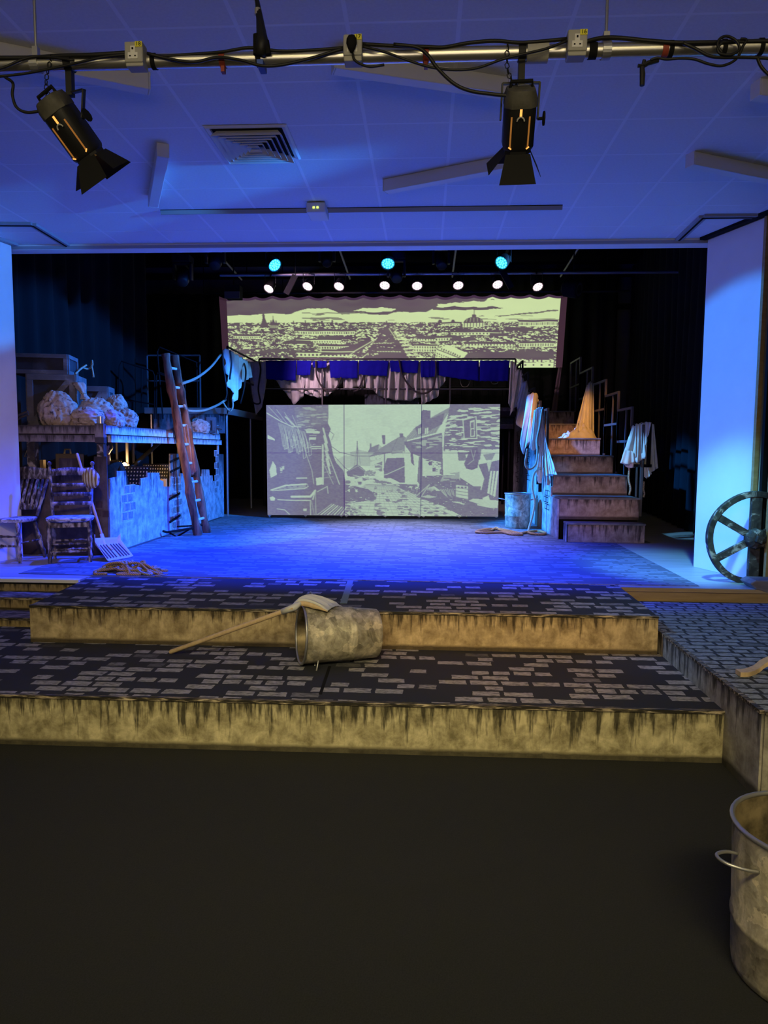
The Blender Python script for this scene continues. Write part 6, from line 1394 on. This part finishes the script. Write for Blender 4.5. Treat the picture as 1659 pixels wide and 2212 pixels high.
# theatre lanterns
glow = base('lamp_glow', (1, .6, .2), .5, emit=(1, .4, .08), estr=1.1); dimglow = base('vent_amber', (.3, .15, .05), .5, emit=(1, .36, .06), estr=.17)
def lantern(label, pivot, ax, up, clampx, L=.30, w_=.118, roll=0):
    """pivot: body centre; ax: beam direction"""
    ax = V(ax).normalized(); up = V(up); xr = ax.cross(up).normalized(); up = xr.cross(ax)
    T = Matrix((xr, up, -ax)).transposed().to_4x4(); T.translation = pivot
    t = thing('stage_lantern', label, 'stage light', pivot, 0, 'stage lanterns on the bar')
    def B(nm, mb, m, par=None, **k): mb.v = [T @ v for v in mb.v]; return mb.build(nm, m, par or t, origin=None if par is None else root_loc(par), **k)
    def octo(h, r): return [V((x*h, y*h, 0)) for x, y in ((-1, -.6), (-.6, -1), (.6, -1), (1, -.6), (1, .6), (.6, 1), (-.6, 1), (-1, .6))]
    h = w_/2; mb = MB(); rows = []
    for z, k in ((-L/2, .9), (-L/2+.012, 1), (L/2-.06, 1), (L/2-.03, .98), (L/2, .82)): rows.append([v*1+V((0, 0, z)) for v in octo(h*k, 0)])
    mb.grid(rows, True); mb.f += [[32+i for i in range(8)], list(range(8))[::-1]]; B('housing', mb, M['blackmetal'], smooth=True)
    mb = MB(); rows = [[v+V((0, 0, z)) for v in octo(h*k, 0)] for z, k in ((L/2-.05, 1.03), (L/2-.02, 1.03), (L/2+.008, .88), (L/2+.012, .6))]; mb.grid(rows, True); mb.f += [[24+i for i in range(8)]]; cap = B('rear_cap', mb, mottled('dusty_grey', [(.3, (.045, .043, .036)), (.7, (.075, .07, .06))], (30, 30, 30), 3, .6), smooth=True)
    mb = MB(); mb.tube([(-.04, .0, L/2+.008), (-.04, -.0, L/2+.03), (.04, -.0, L/2+.03), (.04, .0, L/2+.008)], .007, 8); B('grab_handle', mb, M['black'])
    mb = MB(); mb.bx(-.032, .032, .018, .024, L/2+.0115, L/2+.0135); B('cap_slot', mb, M['boxwhite'])
    # vent slots on the underside through which the lamp glows, and the focus knob in its slot
    mb = MB()
    for x in (-.034, .034): mb = MB(); mb.bx(x-.003, x+.003, -h-.0015, -h+.002, -L/2+.015, L*.12); B('vent_glow', mb, dimglow)
    mb = MB(); mb.bx(-.0045, .0045, -h-.0015, -h+.002, L*.12, L*.25); B('lamp_slot', mb, glow)
    for x in (-.036, .036): mb = MB(); mb.box((x*.95, -h-.0012, -L/2+.014), (.013, .003, .0045), Matrix.Rotation(rad(35 if x < 0 else -35), 3, 'Y')); B('edge_glow', mb, glow)
    mb = MB(); mb.bx(-.003, .003, -h-.0012, -h+.002, -.02, L*.16); B('focus_slot', mb, M['black'])
    mb = MB(); mb.tube([(.014*math.cos(a_), -h-.006, .008+.016*math.sin(a_)) for a_ in np.linspace(.1, math.pi-.1, 8)], .003, 6); B('focus_knob', mb, M['boxgrey'])
    mb = MB(); rows = [[v+V((0, 0, z)) for v in octo(h*k, 0)] for z, k in ((-L/2+.004, .84), (-L/2-.012, .84))]; mb.grid(rows, True); B('lens_frame', mb, M['blackmetal'], solid=.004)
    mb = MB(); mb.lathe([(0, .001), (.0, .044)], (0, 0, -L/2-.002), (0, 0, -1), 20, cap=False); B('lens', mb, base('hot_lens', (1, .7, .35), .2, emit=(1, .5, .14), estr=5) if 'hot_lens' not in bpy.data.materials else bpy.data.materials['hot_lens'])
    for k, (ang, open_, sz) in enumerate(((0, 40, .62), (90, 42, .5), (180, 35, .62), (270, 28, .5))):
        Ra = Matrix.Rotation(rad(ang), 4, 'Z'); W0, W1, Ld = .048, .072, .1*sz/.55
        d = V((0, math.sin(rad(open_)), -math.cos(rad(open_)))); b0_ = V((0, h*.86, -L/2-.012))
        mb = MB(); pts = [b0_+V((-W0, 0, 0)), b0_+V((W0, 0, 0)), b0_+d*Ld+V((W1, 0, 0)), b0_+d*Ld+V((-W1, 0, 0))]
        nn = (pts[1]-pts[0]).cross(pts[2]-pts[0]).normalized()*.0015; mb.prism([Ra @ p for p in pts], Ra @ nn); B('barn_door', mb, M['black'])
    # yoke, spigot, hook clamp, knob, safety chain
    yx = h+.012; cl_ = V((clampx, YP, ZP-RP-.085)); Ti = T.inverted(); top_ = Ti @ cl_
    def W(nm, mb, m, **k): return mb.build(nm, m, t, **k)
    a_, b_ = T @ V((-yx, 0, 0)), T @ V((yx, 0, 0)); hx = V((b_.x-a_.x, b_.y-a_.y, 0)).normalized()*(b_-a_).length/2
    mb = MB(); e1, e2 = cl_-hx, cl_+hx
    for p_, q_ in ((a_, e1), (e1, e2), (e2, b_)): mb.beam(p_, q_, .006, .022, (0, 1, .2))
    W('yoke', mb, M['blackmetal'])
    mb = MB(); mb.bx(clampx-.012, clampx+.012, YP-.014, YP+.014, cl_.z-.012, ZP-RP); mb.lathe([(-.014, RP+.007), (.014, RP+.007)], (clampx, YP, ZP), (clampx+1, YP, ZP), 18); W('hook_clamp', mb, M['blackmetal'])
    mb = MB(); mb.lathe([(0, .006), (.02, .006), (.021, .026), (.027, .026)], b_, b_+(b_-a_), 10); W('tilt_knob', mb, M['black'])
    mb = MB(); n_ = 9; c0_, c1_ = V((clampx-.055, YP-.02, ZP+.02)), T @ V((-.01, .02, L/2))
    for k in range(n_):
        v = (k+.5)/n_; p = c0_.lerp(c1_, v)+V((-.02*math.sin(math.pi*v), -.01, -.02*math.sin(math.pi*v))); d = (c1_-c0_).normalized()*(c1_-c0_).length/n_*.62; sdv = V((1, 0, 0)) if k % 2 else V((0, 1, 0)); sdv = (sdv-d.normalized()*sdv.dot(d.normalized())).normalized()*.007
        mb.tube([p-d, p-d*.5+sdv, p+d*.5+sdv, p+d, p+d*.5-sdv, p-d*.5-sdv], .0022, 5, closed=True)
    W('safety_chain', mb, M['steel' if False else 'blackmetal'])
    return t
pv = aty(1121, 258, YP+.02)
lantern('black stage lantern hanging at the right of the bar, seen straight from behind', pv, (.02, .62, -.79), (0, .79, .62), aty(1127, 120, YP).x, .20, .118)
pv = aty(152, 276, YP+.02)
lantern('black stage lantern hanging at the left of the bar, tilted down towards the right', pv, (.46, .42, -.74), (.1, .9, .55), aty(150, 130, YP).x, .225, .118)

# ------------------------------------------------------------------ lamps and pipes over the stage
def pipe(name, label, a, b, r=.025, m='blackmetal', group=None):
    o = tag(MB().tube([a, b], r, 10).build(name, M[m], smooth=True), label, 'pipe', group)
    if group is None:
        for v in (.06, .94): p = V(a).lerp(V(b), v); MB().tube([p, V((p.x, p.y, 6.2))], .008, 6).build('drop_rod', M['black'], o)
zb_ = aty(830, 592, 12.6).z
pipe('stage_bar', 'long pinkish-grey pipe above the row of white spotlights', (-3.6, 12.6, zb_), (4.3, 12.6, zb_), .028, 'steel')
pipe('stage_bar', 'dark pipe just above the city skyline cloth', (-3.2, 14.0, aty(830, 632, 14).z), (3.8, 14.0, aty(830, 632, 14).z), .022)
Yc = 10.4; zc_ = aty(830, 541, Yc).z+.12
pipe('stage_bar', 'dark pipe carrying the three cyan lamps, just inside the arch', (-4.5, Yc, zc_), (4.2, Yc, zc_), .028)
for i, (x0, y0, x1, y1, w_) in enumerate(((440, 533, 522, 604, 'leftmost of the slanting roof bars'), (724, 533, 756, 602, 'bar left of the centre cyan lamp'), (988, 532, 977, 598, 'bar right of the centre cyan lamp'), (1265, 532, 1211, 597, 'rightmost pale bar'), (362, 533, 414, 594, 'faint bar at the far left'), (1108, 533, 1084, 572, 'dark bar by the right cyan lamp'))):
    z = 5.5 if i < 5 else 5.3
    pipe('roof_bar', 'thin pale roof bar running away overhead, '+w_, atz(x0, y0-20, z), atz(x1, y1, z), .02 if i < 4 else .03, 'greybar' if i < 4 else 'black', 'roof bars over the stage')
rnd = random.Random(1)
def par(label, c_, aim, r=.085, white=True, group=None, bar=None):
    ax = V(aim).normalized(); c_ = V(c_); t = thing('par_lamp', label, 'stage light', c_, 0, group)
    MB().lathe([(-.17, r*.5), (-.15, r*.8), (-.03, r*1.02), (.0, r*1.06), (.008, r*1.06)], c_, c_+ax, 24, cap=False).build('housing', M['blackmetal'], t, smooth=True)
    MB().lathe([(-.171, .001), (-.17, r*.5)], c_, c_+ax, 24, cap=False).build('rear', M['blackmetal'], t)
    u = V((1, 0, 0)); u = (u-ax*u.dot(ax)).normalized(); q = ax.cross(u)
    MB().lathe([(-.006, .001), (-.006, r)], c_, c_+ax, 24, cap=False).build('lens_plate', M['ledwhite_dim' if white else 'ledcyan_dim'], t)
    mb = MB(); pts = [(0, 0)]+[(.36*math.cos(k*math.pi/3), .36*math.sin(k*math.pi/3)) for k in range(6)]+[(.74*math.cos(k*math.pi/6+.26), .74*math.sin(k*math.pi/6+.26)) for k in range(12)]
    for x, y in pts: mb.lathe([(-.005, r*.15), (.0, r*.14), (.004, r*.06), (.005, .001)], c_+(u*x+q*y)*r, c_+(u*x+q*y)*r+ax, 8, cap=False)
    mb.build('led_cluster', M['ledwhite' if white else 'ledcyan'], t)
    mb = MB()
    s_ = u*(r*1.15); top_ = c_-ax*.08+V((0, 0, .17))
    for k in (-1, 1): mb.beam(c_-ax*.08+s_*k, top_+s_*k, .02, .005, u)
    mb.beam(top_-s_, top_+s_, .02, .005); mb.build('yoke', M['blackmetal'], t)
    if bar: MB().tube([top_, V((top_.x, bar[0], bar[1]+.02))], .014, 6).build('clamp', M['blackmetal'], t)
for k, (x, y, tilt, w_) in enumerate(((580, 624, -.35, 'leftmost, over the left end of the city cloth'), (664, 619, -.25, 'second from the left in the row'), (732, 619, -.2, 'third from the left in the row'), (831, 617, -.1, 'under the centre cyan lamp'), (901, 618, .05, 'just right of centre in the row'), (990, 617, .1, 'third from the right in the row'), (1075, 615, .15, 'below the right cyan lamp'), (1162, 620, .25, 'rightmost in the row'))):
    par('small white spotlight '+w_, aty(x, y, 12.45), (tilt*.8, -.62, -.75), .088, True, 'row of white spotlights', (12.6, zb_))
for x, y, a_, w_ in ((594, 573, (.55, -.55, -.6), 'tilted, at the left of the stage roof'), (838, 570, (.0, -.62, -.75), 'in the centre of the stage roof'), (1083, 568, (-.5, -.62, -.6), 'tilted, at the right of the stage roof')):
    par('cyan glowing lamp '+w_, aty(x, y, 10.2), a_, .092, False, 'cyan lamps', (Yc, zc_))
def moving_head(label, c_):
    c_ = V(c_); t = thing('moving_head', label, 'stage light', c_, 0, 'dark moving lights')
    MB().bx(c_.x-.14, c_.x+.14, c_.y-.12, c_.y+.12, c_.z+.2, c_.z+.3).build('base', M['black'], t, bevel=.01)
    mb = MB()
    for k in (-1, 1): mb.bx(c_.x+k*.13-.02, c_.x+k*.13+.02, c_.y-.05, c_.y+.05, c_.z-.06, c_.z+.2)
    mb.bx(c_.x-.15, c_.x+.15, c_.y-.05, c_.y+.05, c_.z+.17, c_.z+.2)
    mb.build('yoke', M['blackmetal'], t, bevel=.01); MB().lathe([(-.15, .06), (-.1, .1), (.08, .1), (.14, .085), (.15, .07)], c_, c_+V((.1, -.6, -.8)), 20).build('head', M['blackmetal'], t, smooth=True)
    MB().tube([c_+V((0, 0, .3)), V((c_.x, c_.y, 6.2))], .012, 8).build('drop_rod', M['blackmetal'], t)
for x, y, Y, w_ in ((465, 560, 10.6, 'at the left under the slanting roof bar'), (706, 558, 12.9, 'between the left and centre cyan lamps'), (856, 590, 11.6, 'right beside the centre cyan lamp'), (953, 563, 12.4, 'between the centre and right cyan lamps'), (395, 597, 11.0, 'at the far left in front of the grey wall')):
    moving_head('unlit black moving light '+w_, aty(x, y, Y))
p = aty(505, 630, 13.5); t = thing('loudspeaker', 'square black loudspeaker hanging at the upper left corner of the city cloth', 'loudspeaker', p)
MB().bx(p.x-.14, p.x+.14, p.y-.12, p.y+.12, p.z-.14, p.z+.1).build('cabinet', M['black'], t, bevel=.01); MB().bx(p.x-.145, p.x+.145, p.y-.15, p.y-.11, p.z-.15, p.z-.02).build('grille', M['railgrey'], t, bevel=.01); MB().tube([p+V((0, 0, .1)), V((p.x, p.y, 6.2))], .012, 6).build('bracket', M['blackmetal'], t)
p = aty(1238, 624, 13.2); t = thing('follow_lamp', 'dark round lamp hanging at the upper right corner of the city cloth', 'stage light', p)
MB().lathe([(-.2, .08), (-.15, .15), (.1, .16), (.12, .14)], p, p+V((.7, -.5, -.2)), 24).build('housing', M['black'], t, smooth=True); MB().lathe([(.118, .001), (.121, .12)], p, p+V((.7, -.5, -.2)), 24, cap=False).build('lens', base('dark_glass', (.08, .08, .1), .1, spec=.8), t); MB().tube([p, V((p.x, p.y, 6.2))], .012, 6).build('bracket', M['blackmetal'], t)
# foot of the arch: black masking pieces behind the bar
for k, (x, y) in enumerate(((628, 615), (1095, 600))):
    a_, b_ = aty(x-10 if k == 0 else x-12, y+20 if k == 0 else y-18, 12.2), aty(x+10, y-20 if k == 0 else y+22, 12.2)
    fo = MB().beam(a_, b_, .1, .03, (0, 1, 0)).build('flown_tube', M['black']); MB().tube([b_ if b_.z > a_.z else a_, V(((b_ if b_.z > a_.z else a_).x, 12.2, 6.2))], .008, 6).build('drop_rod', M['black'], fo); tag(fo, 'slanting dark tube fitting hanging '+('left of the second white spotlight' if k == 0 else 'right of the seventh white spotlight'), 'fitting', 'slanting tube fittings')
